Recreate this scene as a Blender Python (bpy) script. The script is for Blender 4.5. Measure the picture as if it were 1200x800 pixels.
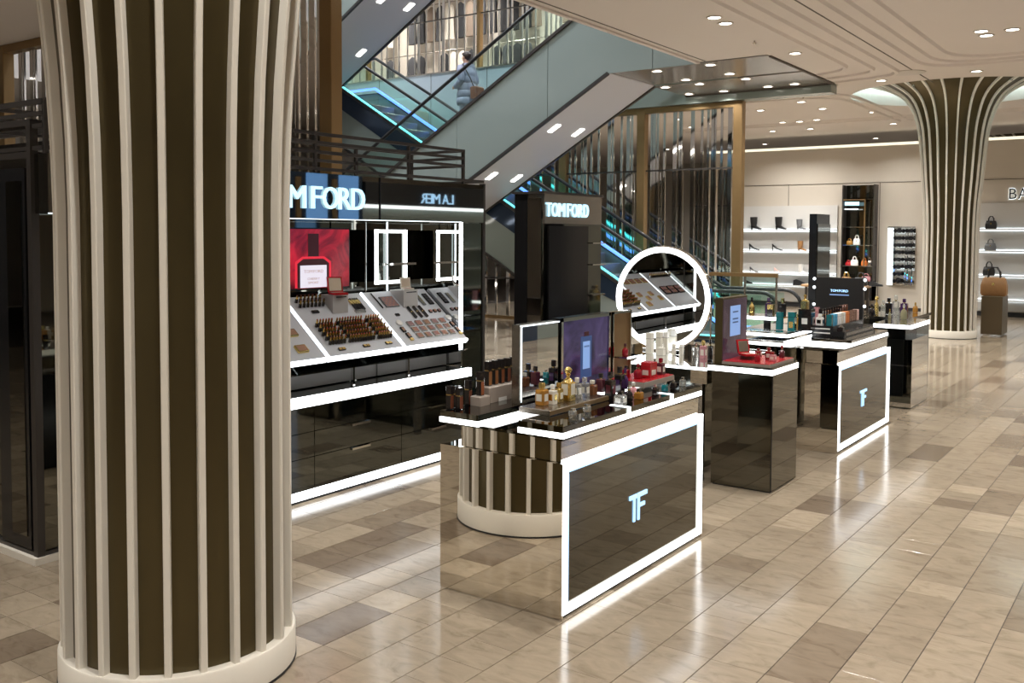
import bpy, math, random
from mathutils import Vector, Matrix

for _o in list(bpy.data.objects):
    bpy.data.objects.remove(_o)
scene = bpy.context.scene
COL = scene.collection
R = math.radians
RND = random.Random(11)

# ------------------------------------------------------------------ camera, world, exposure
FOC, PCY = 1115.0, 329.0          # focal length and principal row, pixels of the 1200 x 800 frame
PIT, ROL, YAW, CAMH = R(2.78), R(-0.296), R(35.6), 2.1
_f0 = Vector((-math.sin(YAW), math.cos(YAW), 0)); _r0 = Vector((math.cos(YAW), math.sin(YAW), 0)); _z = Vector((0, 0, 1))
FWD = _f0 * math.cos(PIT) - _z * math.sin(PIT)
_u0 = _f0 * math.sin(PIT) + _z * math.cos(PIT)
RGT = _r0 * math.cos(ROL) - _u0 * math.sin(ROL)
UPV = _r0 * math.sin(ROL) + _u0 * math.cos(ROL)
CPOS = Vector((0, 0, CAMH))
cam_d = bpy.data.cameras.new('camera')
cam = bpy.data.objects.new('camera', cam_d); COL.objects.link(cam)
cam_d.sensor_fit = 'HORIZONTAL'; cam_d.sensor_width = 36.0
cam_d.lens = 36.0 * FOC / 1200.0
cam_d.shift_y = -(400.0 - PCY) / 1200.0
cam_d.clip_start = 0.05; cam_d.clip_end = 200
_m = Matrix((RGT, UPV, -FWD)).transposed().to_4x4(); _m.translation = CPOS
cam.matrix_world = _m
scene.camera = cam

world = bpy.data.worlds.new('world'); scene.world = world
world.use_nodes = True
world.node_tree.nodes['Background'].inputs[0].default_value = (1.0, 0.93, 0.84, 1)
world.node_tree.nodes['Background'].inputs[1].default_value = 0.12
scene.view_settings.view_transform = 'Standard'
scene.view_settings.look = 'None'
scene.view_settings.exposure = 0.14
scene.view_settings.gamma = 1.0
scene.view_settings.use_curve_mapping = False
LAMP_W = 40.0                     # watts of one ceiling downlight

def zat(px, py, z):               # the point at height z that is seen at a pixel of the frame
    d = FWD + RGT * ((px - 600) / FOC) + UPV * ((PCY - py) / FOC)
    return CPOS + d * ((z - CAMH) / d.z)
def ppm(p):                       # metres per pixel at a point
    return (Vector(p) - CPOS).dot(FWD) / FOC
def proj(p):
    q = Vector(p) - CPOS; w = q.dot(FWD)
    return (600 + FOC * q.dot(RGT) / w, PCY - FOC * q.dot(UPV) / w, w)

# ------------------------------------------------------------------ materials
MATS = {}
def mat(name, col, rough=0.5, metal=0.0, emit=None, es=0.0, spec=0.5, trans=0.0, coat=0.0, ior=1.45):
    if name in MATS: return MATS[name]
    m = bpy.data.materials.new(name); m.use_nodes = True
    b = m.node_tree.nodes['Principled BSDF']
    b.inputs['Base Color'].default_value = (*col, 1)
    b.inputs['Roughness'].default_value = rough
    b.inputs['Metallic'].default_value = metal
    b.inputs['Specular IOR Level'].default_value = spec
    b.inputs['Transmission Weight'].default_value = trans
    b.inputs['Coat Weight'].default_value = coat
    b.inputs['IOR'].default_value = ior
    if emit:
        b.inputs['Emission Color'].default_value = (*emit, 1); b.inputs['Emission Strength'].default_value = es
    MATS[name] = m
    return m
def noise_tint(m, scale=6.0, amt=0.12, stretch=(1, 1, 1), rough_amt=0.0, bump=0.0):
    """fine procedural variation of a material's colour, roughness and relief"""
    nt = m.node_tree; b = nt.nodes['Principled BSDF']
    tc = nt.nodes.new('ShaderNodeTexCoord'); mp = nt.nodes.new('ShaderNodeMapping')
    mp.inputs['Scale'].default_value = stretch
    nz = nt.nodes.new('ShaderNodeTexNoise'); nz.inputs['Scale'].default_value = scale; nz.inputs['Detail'].default_value = 5
    nt.links.new(tc.outputs['Object'], mp.inputs[0]); nt.links.new(mp.outputs[0], nz.inputs['Vector'])
    c = b.inputs['Base Color'].default_value[:]
    mx = nt.nodes.new('ShaderNodeMix'); mx.data_type = 'RGBA'
    mx.inputs[6].default_value = (*[max(0, v * (1 - amt)) for v in c[:3]], 1)
    mx.inputs[7].default_value = (*[min(1, v * (1 + amt)) for v in c[:3]], 1)
    nt.links.new(nz.outputs['Fac'], mx.inputs[0]); nt.links.new(mx.outputs[2], b.inputs['Base Color'])
    if rough_amt:
        mr = nt.nodes.new('ShaderNodeMapRange'); r0 = b.inputs['Roughness'].default_value
        mr.inputs[3].default_value = r0 - rough_amt; mr.inputs[4].default_value = r0 + rough_amt
        nt.links.new(nz.outputs['Fac'], mr.inputs[0]); nt.links.new(mr.outputs[0], b.inputs['Roughness'])
    if bump:
        bp = nt.nodes.new('ShaderNodeBump'); bp.inputs['Strength'].default_value = bump; bp.inputs['Distance'].default_value = 0.01
        nt.links.new(nz.outputs['Fac'], bp.inputs['Height']); nt.links.new(bp.outputs[0], b.inputs['Normal'])
    return m
def glass(name, tint=(0.9, 1.0, 0.97), fac=0.12, trans=0.9):
    m = bpy.data.materials.new(name); m.use_nodes = True; nt = m.node_tree; nt.nodes.clear()
    o = nt.nodes.new('ShaderNodeOutputMaterial'); t = nt.nodes.new('ShaderNodeBsdfTransparent'); g = nt.nodes.new('ShaderNodeBsdfGlossy')
    x = nt.nodes.new('ShaderNodeMixShader'); lw = nt.nodes.new('ShaderNodeLayerWeight'); lw.inputs[0].default_value = 0.5; fr = nt.nodes.new('ShaderNodeMath'); fr.operation = 'POWER'; fr.inputs[1].default_value = 4.0; nt.links.new(lw.outputs['Facing'], fr.inputs[0])
    ad = nt.nodes.new('ShaderNodeMath'); ad.operation = 'ADD'; ad.inputs[1].default_value = fac+0.03; ad.use_clamp = True
    t.inputs[0].default_value = (*[c * trans for c in tint], 1); g.inputs['Roughness'].default_value = 0.02
    nt.links.new(fr.outputs[0], ad.inputs[0]); nt.links.new(ad.outputs[0], x.inputs[0])
    nt.links.new(t.outputs[0], x.inputs[1]); nt.links.new(g.outputs[0], x.inputs[2]); nt.links.new(x.outputs[0], o.inputs[0])
    MATS[name] = m
    return m

def stone(name, per_object):
    """polished beige limestone, one shade for each tile"""
    m = bpy.data.materials.new(name); m.use_nodes = True; nt = m.node_tree; b = nt.nodes['Principled BSDF']
    if per_object:
        oi = nt.nodes.new('ShaderNodeObjectInfo'); rnd = oi.outputs['Random']
    else:
        ge0 = nt.nodes.new('ShaderNodeNewGeometry'); rnd = ge0.outputs['Random Per Island']
    ge = nt.nodes.new('ShaderNodeNewGeometry')
    mu = nt.nodes.new('ShaderNodeMath'); mu.operation = 'MULTIPLY'; mu.inputs[1].default_value = 37.0
    cx = nt.nodes.new('ShaderNodeCombineXYZ'); nt.links.new(rnd, mu.inputs[0]); nt.links.new(mu.outputs[0], cx.inputs[2])
    va = nt.nodes.new('ShaderNodeVectorMath'); va.operation = 'ADD'
    nt.links.new(ge.outputs['Position'], va.inputs[0]); nt.links.new(cx.outputs[0], va.inputs[1])
    mp = nt.nodes.new('ShaderNodeMapping'); mp.inputs['Scale'].default_value = (1.0, 2.2, 1); mp.inputs['Rotation'].default_value = (0, 0, 0.3)
    nt.links.new(va.outputs[0], mp.inputs[0])
    n1 = nt.nodes.new('ShaderNodeTexNoise'); n1.inputs['Scale'].default_value = 5.0; n1.inputs['Detail'].default_value = 8; n1.inputs['Roughness'].default_value = 0.62; n1.inputs['Distortion'].default_value = 1.1
    n2 = nt.nodes.new('ShaderNodeTexNoise'); n2.inputs['Scale'].default_value = 40.0; n2.inputs['Detail'].default_value = 4
    nt.links.new(mp.outputs[0], n1.inputs['Vector']); nt.links.new(mp.outputs[0], n2.inputs['Vector'])
    cr = nt.nodes.new('ShaderNodeValToRGB'); e = cr.color_ramp.elements
    e[0].position = 0.0; e[0].color = (0.17, 0.13, 0.095, 1); e[1].position = 1.0; e[1].color = (0.375, 0.31, 0.228, 1)
    for pos, c in ((0.07, (0.20, 0.156, 0.112, 1)), (0.14, (0.265, 0.215, 0.157, 1)), (0.85, (0.31, 0.254, 0.186, 1))):
        k = e.new(pos); k.color = c
    nt.links.new(rnd, cr.inputs[0])
    cv = nt.nodes.new('ShaderNodeValToRGB'); e = cv.color_ramp.elements
    e[0].position = 0.32; e[0].color = (0.78, 0.75, 0.71, 1); e[1].position = 0.66; e[1].color = (1.12, 1.11, 1.1, 1)
    k = e.new(0.46); k.color = (0.98, 0.97, 0.96, 1)
    nt.links.new(n1.outputs['Fac'], cv.inputs[0])
    mx = nt.nodes.new('ShaderNodeMix'); mx.data_type = 'RGBA'; mx.blend_type = 'MULTIPLY'; mx.inputs[0].default_value = 1.0
    nt.links.new(cr.outputs[0], mx.inputs[6]); nt.links.new(cv.outputs[0], mx.inputs[7])
    nt.links.new(mx.outputs[2], b.inputs['Base Color'])
    mr = nt.nodes.new('ShaderNodeMapRange'); mr.inputs[3].default_value = 0.10; mr.inputs[4].default_value = 0.20
    nt.links.new(n2.outputs['Fac'], mr.inputs[0]); nt.links.new(mr.outputs[0], b.inputs['Roughness'])
    b.inputs['Specular IOR Level'].default_value = 0.6
    MATS[name] = m
    return m

M = {}
M['tile'] = stone('limestone_tile', True)
M['tile_far'] = stone('limestone_paving', False)
M['grout'] = noise_tint(mat('grout', (0.085, 0.07, 0.058), 0.8), 30, 0.2)
M['ceiling'] = noise_tint(mat('ceiling_plaster', (0.69, 0.63, 0.585), 0.75), 0.6, 0.03)
M['plaster'] = noise_tint(mat('wall_plaster', (0.56, 0.51, 0.44), 0.7), 1.2, 0.05)
M['plaster_white'] = noise_tint(mat('white_plaster', (0.72, 0.71, 0.69), 0.7), 1.0, 0.03)
M['soffit'] = mat('gloss_soffit', (0.40, 0.37, 0.34), 0.22, 0.55)
M['rib'] = noise_tint(mat('column_rib_paint', (0.76, 0.715, 0.63), 0.42), 3, 0.05)
M['rib2'] = noise_tint(mat('plinth_paint', (0.76, 0.71, 0.62), 0.45), 3, 0.04)
M['brass'] = noise_tint(mat('aged_brass_panel', (0.088, 0.068, 0.03), 0.30, 0.6), 2.2, 0.42, (1, 1, 0.3), 0.07)
M['gold'] = noise_tint(mat('bronze_gold', (0.30, 0.195, 0.09), 0.33, 0.7), 4, 0.1)
M['mirror'] = mat('mirror_bronze', (0.80, 0.765, 0.70), 0.012, 1.0)
M['mirror_clear'] = mat('mirror_silver', (0.86, 0.87, 0.87), 0.01, 1.0)
M['chrome'] = mat('chrome', (0.72, 0.71, 0.69), 0.06, 1.0)
M['steel'] = noise_tint(mat('brushed_steel', (0.42, 0.39, 0.35), 0.25, 1.0), 8, 0.1, (1, 1, 8))
M['smoke'] = mat('smoked_mirror', (0.175, 0.17, 0.145), 0.03, 1.0)
M['header'] = mat('header_mirror', (0.42, 0.42, 0.40), 0.02, 1.0)
M['led_shelf'] = mat('cool_shelf_led', (0.9, 0.9, 0.9), 0.4, emit=(0.80, 0.93, 1.0), es=1.9)
M['smoke_dark'] = mat('smoked_mirror_dark', (0.17, 0.18, 0.165), 0.04, 1.0)
M['black'] = mat('black_lacquer', (0.012, 0.012, 0.013), 0.16)
M['black_matt'] = mat('black_matt', (0.018, 0.018, 0.019), 0.5)
M['frame'] = mat('dark_bronze_tube', (0.062, 0.055, 0.05), 0.42, 0.5)
M['grey'] = mat('grey_tray', (0.60, 0.63, 0.68), 0.4)
M['grey_block'] = mat('grey_riser', (0.42, 0.41, 0.40), 0.45)
M['taupe'] = mat('taupe_acrylic', (0.33, 0.275, 0.235), 0.3)
M['led'] = mat('white_led', (0.9, 0.9, 0.9), 0.4, emit=(0.95, 0.98, 1.0), es=3.6)
M['led_soft'] = mat('soft_led', (0.9, 0.9, 0.9), 0.4, emit=(0.86, 0.95, 1.0), es=2.2)
M['led_blue'] = mat('sky_blue_led', (0.5, 0.7, 0.9), 0.4, emit=(0.36, 0.66, 1.0), es=1.6)
M['box_blue'] = mat('blue_light_box', (0.1, 0.2, 0.4), 0.4, emit=(0.16, 0.40, 0.85), es=0.8)
M['logo'] = mat('blue_logo_light', (0.5, 0.7, 0.9), 0.4, emit=(0.38, 0.66, 1.0), es=1.05)
M['led_ice'] = mat('ice_blue_letters', (0.6, 0.8, 0.9), 0.4, emit=(0.46, 0.78, 0.98), es=1.25)
M['neon_blue'] = mat('blue_light_strip', (0.2, 0.3, 0.9), 0.4, emit=(0.12, 0.26, 1.0), es=2.4)
M['neon_cyan'] = mat('cyan_light_strip', (0.2, 0.8, 0.9), 0.4, emit=(0.12, 0.80, 0.92), es=2.0)
M['lamp'] = mat('lamp_lens', (1, 1, 1), 0.4, emit=(1.0, 0.95, 0.87), es=9.0)
M['lamp_rim'] = mat('lamp_rim', (0.55, 0.50, 0.45), 0.4)
M['esc_green'] = noise_tint(mat('sage_back_painted_glass', (0.255, 0.295, 0.272), 0.14), 0.7, 0.05)
M['esc_blue'] = mat('pale_blue_panel', (0.40, 0.47, 0.52), 0.35)
M['esc_soffit'] = noise_tint(mat('lilac_grey_soffit', (0.58, 0.575, 0.62), 0.5), 0.8, 0.03)
M['esc_dark'] = mat('dark_blue_cladding', (0.03, 0.05, 0.085), 0.12, 0.4)
M['rubber'] = mat('black_rubber', (0.012, 0.012, 0.013), 0.4)
M['step'] = noise_tint(mat('ribbed_step_metal', (0.22, 0.22, 0.22), 0.35, 0.8), 20, 0.2)
M['glass'] = glass('clear_glass', fac=0.0, trans=0.97)
M['glass_dark'] = glass('dark_glass', (0.28, 0.30, 0.30), 0.10, 1.0)
M['groove'] = mat('slot_dark', (0.10, 0.085, 0.07), 0.7)
M['cove'] = mat('cove_light', (0.9, 0.9, 0.8), 0.5, emit=(1.0, 0.93, 0.74), es=0.9)
M['cyan_cove'] = mat('cool_cove_light', (0.9, 0.9, 0.9), 0.5, emit=(0.72, 0.98, 0.97), es=5.0)
M['goldmetal'] = mat('polished_gold', (0.84, 0.63, 0.23), 0.16, 1.0)
M['white'] = mat('white_card', (0.78, 0.77, 0.74), 0.45)
M['cream'] = mat('cream_card', (0.66, 0.63, 0.55), 0.5)
M['red'] = mat('red_lacquer', (0.42, 0.012, 0.018), 0.22)
M['redglass'] = mat('red_glass', (0.24, 0.006, 0.014), 0.08, coat=0.6)
M['amber'] = mat('amber_glass', (0.52, 0.25, 0.045), 0.08, trans=0.45)
M['clearglass'] = mat('clear_bottle_glass', (0.82, 0.83, 0.80), 0.05, trans=0.8)
M['oliveglass'] = mat('olive_bottle_glass', (0.40, 0.38, 0.24), 0.07, trans=0.5)
M['pink'] = mat('pink_glass', (0.70, 0.33, 0.36), 0.1, trans=0.3)
M['teal'] = mat('teal_glass', (0.008, 0.15, 0.17), 0.1, coat=0.5)
M['blackglass'] = mat('black_bottle_glass', (0.016, 0.013, 0.013), 0.07, coat=0.5)
M['browngl'] = mat('brown_bottle_glass', (0.16, 0.06, 0.025), 0.09, coat=0.4)
M['plumgl'] = mat('plum_bottle_glass', (0.09, 0.02, 0.03), 0.09, coat=0.4)
M['violet'] = mat('violet_bottle_glass', (0.05, 0.02, 0.08), 0.1, coat=0.5)
M['tan'] = noise_tint(mat('tan_leather', (0.33, 0.17, 0.065), 0.55), 14, 0.15)
M['leather'] = mat('black_leather', (0.02, 0.02, 0.021), 0.35)
M['greyleather'] = mat('grey_leather', (0.16, 0.165, 0.175), 0.4)
M['shelf'] = mat('pale_shelf', (0.62, 0.63, 0.63), 0.35)
M['niche'] = mat('pale_niche_panel', (0.58, 0.57, 0.55), 0.5)
M['wood'] = noise_tint(mat('warm_wood', (0.36, 0.22, 0.11), 0.45), 5, 0.2, (1, 8, 8))

# ------------------------------------------------------------------ mesh builder
class MB:
    def __init__(s): s.v = []; s.f = []; s.mi = []; s.c = 0
    def quad(s, a, b, c, d):
        n = len(s.v); s.v += [tuple(a), tuple(b), tuple(c), tuple(d)]; s.f.append((n, n+1, n+2, n+3)); s.mi.append(s.c); return s
    def ngon(s, pts):
        n = len(s.v); s.v += [tuple(p) for p in pts]; s.f.append(tuple(range(n, n+len(pts)))); s.mi.append(s.c); return s
    def hexa(s, p):
        n = len(s.v); s.v += [tuple(q) for q in p]
        for f in ((0,3,2,1),(4,5,6,7),(0,1,5,4),(1,2,6,5),(2,3,7,6),(3,0,4,7)):
            s.f.append(tuple(n+i for i in f)); s.mi.append(s.c)
        return s
    def box(s, x0, x1, y0, y1, z0, z1):
        return s.hexa([(x0,y0,z0),(x1,y0,z0),(x1,y1,z0),(x0,y1,z0),(x0,y0,z1),(x1,y0,z1),(x1,y1,z1),(x0,y1,z1)])
    def cbox(s, x0, x1, y0, y1, z0, z1, c):       # box with chamfered vertical and top edges
        def ring(i, z):
            return [(x0+i+c,y0+i,z),(x1-i-c,y0+i,z),(x1-i,y0+i+c,z),(x1-i,y1-i-c,z),(x1-i-c,y1-i,z),(x0+i+c,y1-i,z),(x0+i,y1-i-c,z),(x0+i,y0+i+c,z)]
        return s.rings([ring(0, z0), ring(0, z1-c), ring(c, z1)])
    def rings(s, rs, cap=True):                    # loft through rings of equal length
        n0 = len(s.v); k = len(rs[0])
        for r in rs: s.v += [tuple(p) for p in r]
        for i in range(len(rs)-1):
            for j in range(k):
                a = n0+i*k+j; b = n0+i*k+(j+1) % k
                s.f.append((a, b, b+k, a+k)); s.mi.append(s.c)
        if cap:
            s.f.append(tuple(n0+j for j in reversed(range(k)))); s.mi.append(s.c)
            s.f.append(tuple(n0+(len(rs)-1)*k+j for j in range(k))); s.mi.append(s.c)
        return s
    def lathe(s, prof, n=20, cx=0, cy=0, sx=1, sy=1, cap=True):
        return s.rings([[(cx+r*sx*math.cos(2*math.pi*j/n), cy+r*sy*math.sin(2*math.pi*j/n), z) for j in range(n)] for r, z in prof], cap)
    def prism(s, poly, axis, a, b):                # polygon extruded along an axis
        def P(p, t): return (t, p[0], p[1]) if axis == 'x' else (p[0], t, p[1]) if axis == 'y' else (p[0], p[1], t)
        return s.rings([[P(p, a) for p in poly], [P(p, b) for p in poly]])
    def tube(s, pts, r, n=8, closed=False, sq=False):
        pts = [Vector(p) for p in pts]; rs = []; N = len(pts); up = Vector((0, 0, 1))
        for i, p in enumerate(pts):
            if closed: t = (pts[(i+1) % N]-pts[i-1]).normalized()
            else: t = (pts[min(i+1, N-1)]-pts[max(i-1, 0)]).normalized()
            ref = up if abs(t.z) < 0.95 else Vector((0, 1, 0))
            u = t.cross(ref).normalized(); w = u.cross(t).normalized()
            rr = r[i] if isinstance(r, (list, tuple)) else r
            if sq: rs.append([p+u*rr+w*rr, p-u*rr+w*rr, p-u*rr-w*rr, p+u*rr-w*rr])
            else: rs.append([p+u*(rr*math.cos(2*math.pi*j/n))+w*(rr*math.sin(2*math.pi*j/n)) for j in range(n)])
        if closed:
            n0 = len(s.v); k = len(rs[0])
            for q in rs: s.v += [tuple(p) for p in q]
            for i in range(N):
                for j in range(k):
                    a = n0+i*k+j; b = n0+i*k+(j+1) % k; c = n0+((i+1) % N)*k+(j+1) % k; d = n0+((i+1) % N)*k+j
                    s.f.append((a, b, c, d)); s.mi.append(s.c)
            return s
        return s.rings(rs)
    def sphere(s, c, rx, ry=None, rz=None, n=14, m=8):
        ry = rx if ry is None else ry; rz = rx if rz is None else rz
        rs = []
        for i in range(m+1):
            t = math.pi*(0.02+0.96*i/m)
            rs.append([(c[0]+rx*math.sin(t)*math.cos(2*math.pi*j/n), c[1]+ry*math.sin(t)*math.sin(2*math.pi*j/n), c[2]-rz*math.cos(t)) for j in range(n)])
        return s.rings(rs)
    def mesh(s, name, mats, smooth=False):
        me = bpy.data.meshes.new(name); me.from_pydata(s.v, [], s.f)
        for m in (mats if isinstance(mats, (list, tuple)) else [mats]): me.materials.append(m)
        if any(s.mi): me.polygons.foreach_set('material_index', s.mi)
        if smooth:
            me.polygons.foreach_set('use_smooth', [True]*len(me.polygons))
            me.set_sharp_from_angle(angle=R(38))
        me.update(); return me
    def build(s, name, mats, parent=None, smooth=False, local=False):
        """links the shape as ONE mesh object; shapes are in world metres unless local"""
        if parent is not None and not local:
            L = parent_loc(parent); s.v = [(x-L[0], y-L[1], z-L[2]) for x, y, z in s.v]
        o = bpy.data.objects.new(name, s.mesh(name, mats, smooth)); COL.objects.link(o)
        if parent is not None: o.parent = parent
        return o
def parent_loc(p):
    L = Vector(p.location)
    while p.parent: p = p.parent; L += Vector(p.location)
    return L
def tag(o, label, cat, group=None):
    o['label'] = label; o['category'] = cat
    if group: o['group'] = group
    return o
def thing(name, label, cat, loc=(0, 0, 0), group=None, rotz=0):
    o = bpy.data.objects.new(name, None); COL.objects.link(o)
    o.location = loc; o.rotation_euler = (0, 0, rotz); o.empty_display_size = 0.1
    return tag(o, label, cat, group)
def struct(o): o['kind'] = 'structure'; return o
def rebase(o, loc):               # puts a one-mesh thing's origin at its base
    L = Vector(loc)
    for v in o.data.vertices: v.co -= L
    o.location = loc; return o
def copy_tree(o, loc=None, label=None, group=None, parent=None):
    c = o.copy(); COL.objects.link(c)
    if parent is not None: c.parent = parent
    if loc is not None: c.location = loc
    if label: c['label'] = label
    if group: c['group'] = group
    for ch in o.children: copy_tree(ch, parent=c)
    return c
_GLYPH = {}
def glyph(ch):
    if ch not in _GLYPH:
        cu = bpy.data.curves.new('glyph', 'FONT'); cu.body = ch; cu.extrude = 0.5; cu.resolution_u = 3; cu.offset = 0.0
        ob = bpy.data.objects.new('glyph', cu); COL.objects.link(ob)
        dg = bpy.context.evaluated_depsgraph_get(); me = bpy.data.meshes.new_from_object(ob.evaluated_get(dg))
        bpy.data.objects.remove(ob); bpy.data.curves.remove(cu)
        xs = [v.co.x for v in me.vertices]; ys = [v.co.y for v in me.vertices]
        for v in me.vertices:
            v.co.x = (v.co.x-min(xs))/(max(xs)-min(xs)); v.co.y = (v.co.y-min(ys))/(max(ys)-min(ys))
        _GLYPH[ch] = me
    return _GLYPH[ch]
GW = dict(T=.86, O=1.08, M=1.12, F=.74, R=.9, D=.96, L=.72, A=1.0, E=.78, B=.86, C=1.0, H=.92, Y=.9, S=.86, K=.9, N=.95, I=.2)
def letters(text, p0, width, height, axis, parent, m, depth=0.012, name='letter', gap=0.10):
    """raised letters; axis 'y' reads along +Y on a face turned to +X, 'x' reads along +X on a face turned to -Y, '-y' reads along -Y on a face turned to -X"""
    tot = sum((0.32 if c == ' ' else GW[c]+gap) for c in text)-gap
    k = width/tot; t = 0; L = parent_loc(parent)
    for c in text:
        if c == ' ': t += 0.32*k; continue
        me = glyph(c).copy(); me.materials.clear(); me.materials.append(m)
        o = bpy.data.objects.new(name, me); COL.objects.link(o); o.parent = parent
        o.scale = (GW[c]*k, height, depth)
        if axis == 'y': o.location = Vector(p0)+Vector((depth/2, t, 0))-L; o.rotation_euler = (R(90), 0, R(90))
        elif axis == 'x': o.location = Vector(p0)+Vector((t, -depth/2, 0))-L; o.rotation_euler = (R(90), 0, 0)
        else: o.location = Vector(p0)+Vector((-depth/2, -t, 0))-L; o.rotation_euler = (R(90), 0, R(-90))
        t += (GW[c]+gap)*k

# ------------------------------------------------------------------ floor
floor = struct(MB().box(-27, 13, -9, 37, -0.30, -0.004).build('floor', M['grout']))
TW, TU = 0.2775, 0.2565           # row width and length unit of the stone tiles
X00, Y00 = -2.44, 3.32
def tile_mesh(n):
    L = TU*n; c = 0.0005
    b = MB(); g = 0.0024; h = 0.0012
    b.cbox(g, TW-g, h, L-h, -0.012, 0.0, c)
    return b.mesh('tile', M['tile'])
TILE = {n: tile_mesh(n) for n in (1, 2, 3)}
FOOT = [(-3.6, -2.72, 4.29, 6.12), (-3.28, -2.73, 7.46, 8.09), (-3.62, -2.72, 9.2, 11.2), (-3.2, -2.7, 12.1, 13.1), (-7, -5.56, 3.0, 7.6), (-4.6, -3.3, 7.4, 8.9)]
cands, rest = [], []
for i in range(-56, 40):
    x = X00+i*TW; j = -26; xc = x+TW/2
    while j < 100:
        n = RND.choice((1, 1, 2, 2, 3) if xc > -2.6 else (1, 1, 1, 2))
        y = Y00+j*TU; yc = y+n*TU/2; j += n
        if yc > 33 or xc < -17.5: continue
        q = Vector((xc, yc, 0))-CPOS; area = 0
        if q.dot(FWD) > 1.5:
            a = proj((x, y, 0)); b2 = proj((x+TW, y, 0)); c2 = proj((x+TW, y+n*TU, 0)); d2 = proj((x, y+n*TU, 0)); m2 = proj((xc, yc, 0))
            if 0 < m2[0] < 1200 and m2[1] < 806 and not (66 < m2[0] < 350 and m2[1] > 100):
                ps = [a, b2, c2, d2]
                area = abs(sum(ps[k][0]*ps[(k+1) % 4][1]-ps[(k+1) % 4][0]*ps[k][1] for k in range(4)))/2
                hid = any(f[0] < xc < f[1] and f[2] < yc < f[3] for f in FOOT)
                if not hid and 516 < m2[0] < 822 and m2[1] < 727-(m2[0]-659)*0.62 and m2[0] > 659: hid = True
                if not hid and 516 < m2[0] <= 659 and m2[1] < 687+(m2[0]-516)*0.28: hid = True
                if xc < -5.5: hid = hid or m2[0] > 66
                if hid: area = 0
        if xc > 9 and area == 0: continue
        (cands if area > 60 else rest).append((area, x, y, n))
cands.sort(key=lambda t: -t[0])
for area, x, y, n in cands[:300]:
    o = bpy.data.objects.new('tile', TILE[n]); COL.objects.link(o); o.parent = floor; o.location = (x, y, 0)
b = MB()
for area, x, y, n in cands[300:]+rest:
    g, h = 0.0024, 0.0012; x0, x1, y0, y1 = x+g, x+TW-g, y+h, y+n*TU-h
    k = len(b.v); b.v += [(x0,y0,-.012),(x1,y0,-.012),(x1,y1,-.012),(x0,y1,-.012),(x0,y0,0),(x1,y0,0),(x1,y1,0),(x0,y1,0)]
    for f in ((4,5,6,7),(0,1,5,4),(1,2,6,5),(2,3,7,6),(3,0,4,7)): b.f.append(tuple(k+t for t in f)); b.mi.append(0)
o = b.build('tile_paving', M['tile_far'], floor); o['kind'] = 'stuff'

# ------------------------------------------------------------------ ceiling slabs (the upper floor), grooves and fascia
ZC, ZU = 5.1, 5.75
C1 = (-3.977, 2.782); C2 = (-4.16, 21.62); C3 = (-4.1, 33.0)
HR, HS = 2.05, 2.3                # radius of the opening round a column head, half side of its square
def slab(x0, x1, y0, y1, hole):
    # a plaster slab with a round recess for a column head
    b = MB(); cx, cy = hole; a0, a1, c0, c1 = cx-HS, cx+HS, cy-HS, cy+HS
    b.box(x0, a0, y0, y1, ZC, ZU); b.box(a1, x1, y0, y1, ZC, ZU); b.box(a0, a1, y0, c0, ZC, ZU); b.box(a0, a1, c1, y1, ZC, ZU)
    n = 64
    def sq(a):
        c, s = math.cos(a), math.sin(a); k = HS/max(abs(c), abs(s)); return (cx+c*k, cy+s*k)
    for j in range(n):
        a, e = 2*math.pi*j/n, 2*math.pi*(j+1)/n
        p, q = (cx+HR*math.cos(a), cy+HR*math.sin(a)), (cx+HR*math.cos(e), cy+HR*math.sin(e)); P_, Q_ = sq(a), sq(e)
        b.quad((*p, ZC), (*P_, ZC), (*Q_, ZC), (*q, ZC))
        b.quad((*p, ZC), (*q, ZC), (*q, ZC+0.42), (*p, ZC+0.42))
        b.quad((*p, ZC+0.42), (*q, ZC+0.42), (cx, cy, ZC+0.42), (cx, cy, ZC+0.42))
    b.box(a0, a1, c0, c1, ZU-0.1, ZU)
    o = struct(b.build('ceiling', M['ceiling']))
    return o
cei = slab(-7.05, 13, -9, 15.4, C1)
struct(MB().box(-5.85, 13, 15.4, 19.3, ZC, ZU).build('ceiling', M['ceiling']))
slab(-12.6, 13, 19.3, 30.0, C2)
slab(-12.6, 13, 30.0, 37, C3)
struct(MB().box(-27, -18.8, 8, 22, ZC, ZU).build('ceiling', M['ceiling']))
struct(MB().box(-27, -12.6, 22.0, 37, ZC, ZU).build('ceiling', M['ceiling']))
struct(MB().box(-27, -7.05, -9, 8.0, ZC, ZU).build('ceiling', M['ceiling']))
sof = struct(MB().box(-9.0, -5.85, 15.5, 18.95, ZC, ZU).build('ceiling', M['soffit']))
MB().box(-9.0, -5.85, 17.28, 17.31, ZC-0.012, ZC).build('soffit_joint', M['groove'], sof)
MB().box(-9.0, -5.83, 18.93, 18.96, ZC-0.03, ZC).build('soffit_edge', M['groove'], sof)
MB().box(-5.86, -5.82, 15.5, 18.95, ZC-0.03, ZC).build('soffit_edge', M['groove'], sof)
struct(MB().box(-12.6, -5.9, 18.97, 19.35, 4.93, ZU).build('trim_1', M['esc_green']))
struct(MB().box(-7.12, -7.05, 8.0, 15.4, ZC-0.03, ZU+0.1).build('trim_2', M['ceiling']))
MB().box(-6.95, -6.93, 8.0, 15.4, ZC-0.006, ZC).build('edge_slot', M['groove'], cei)
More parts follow.
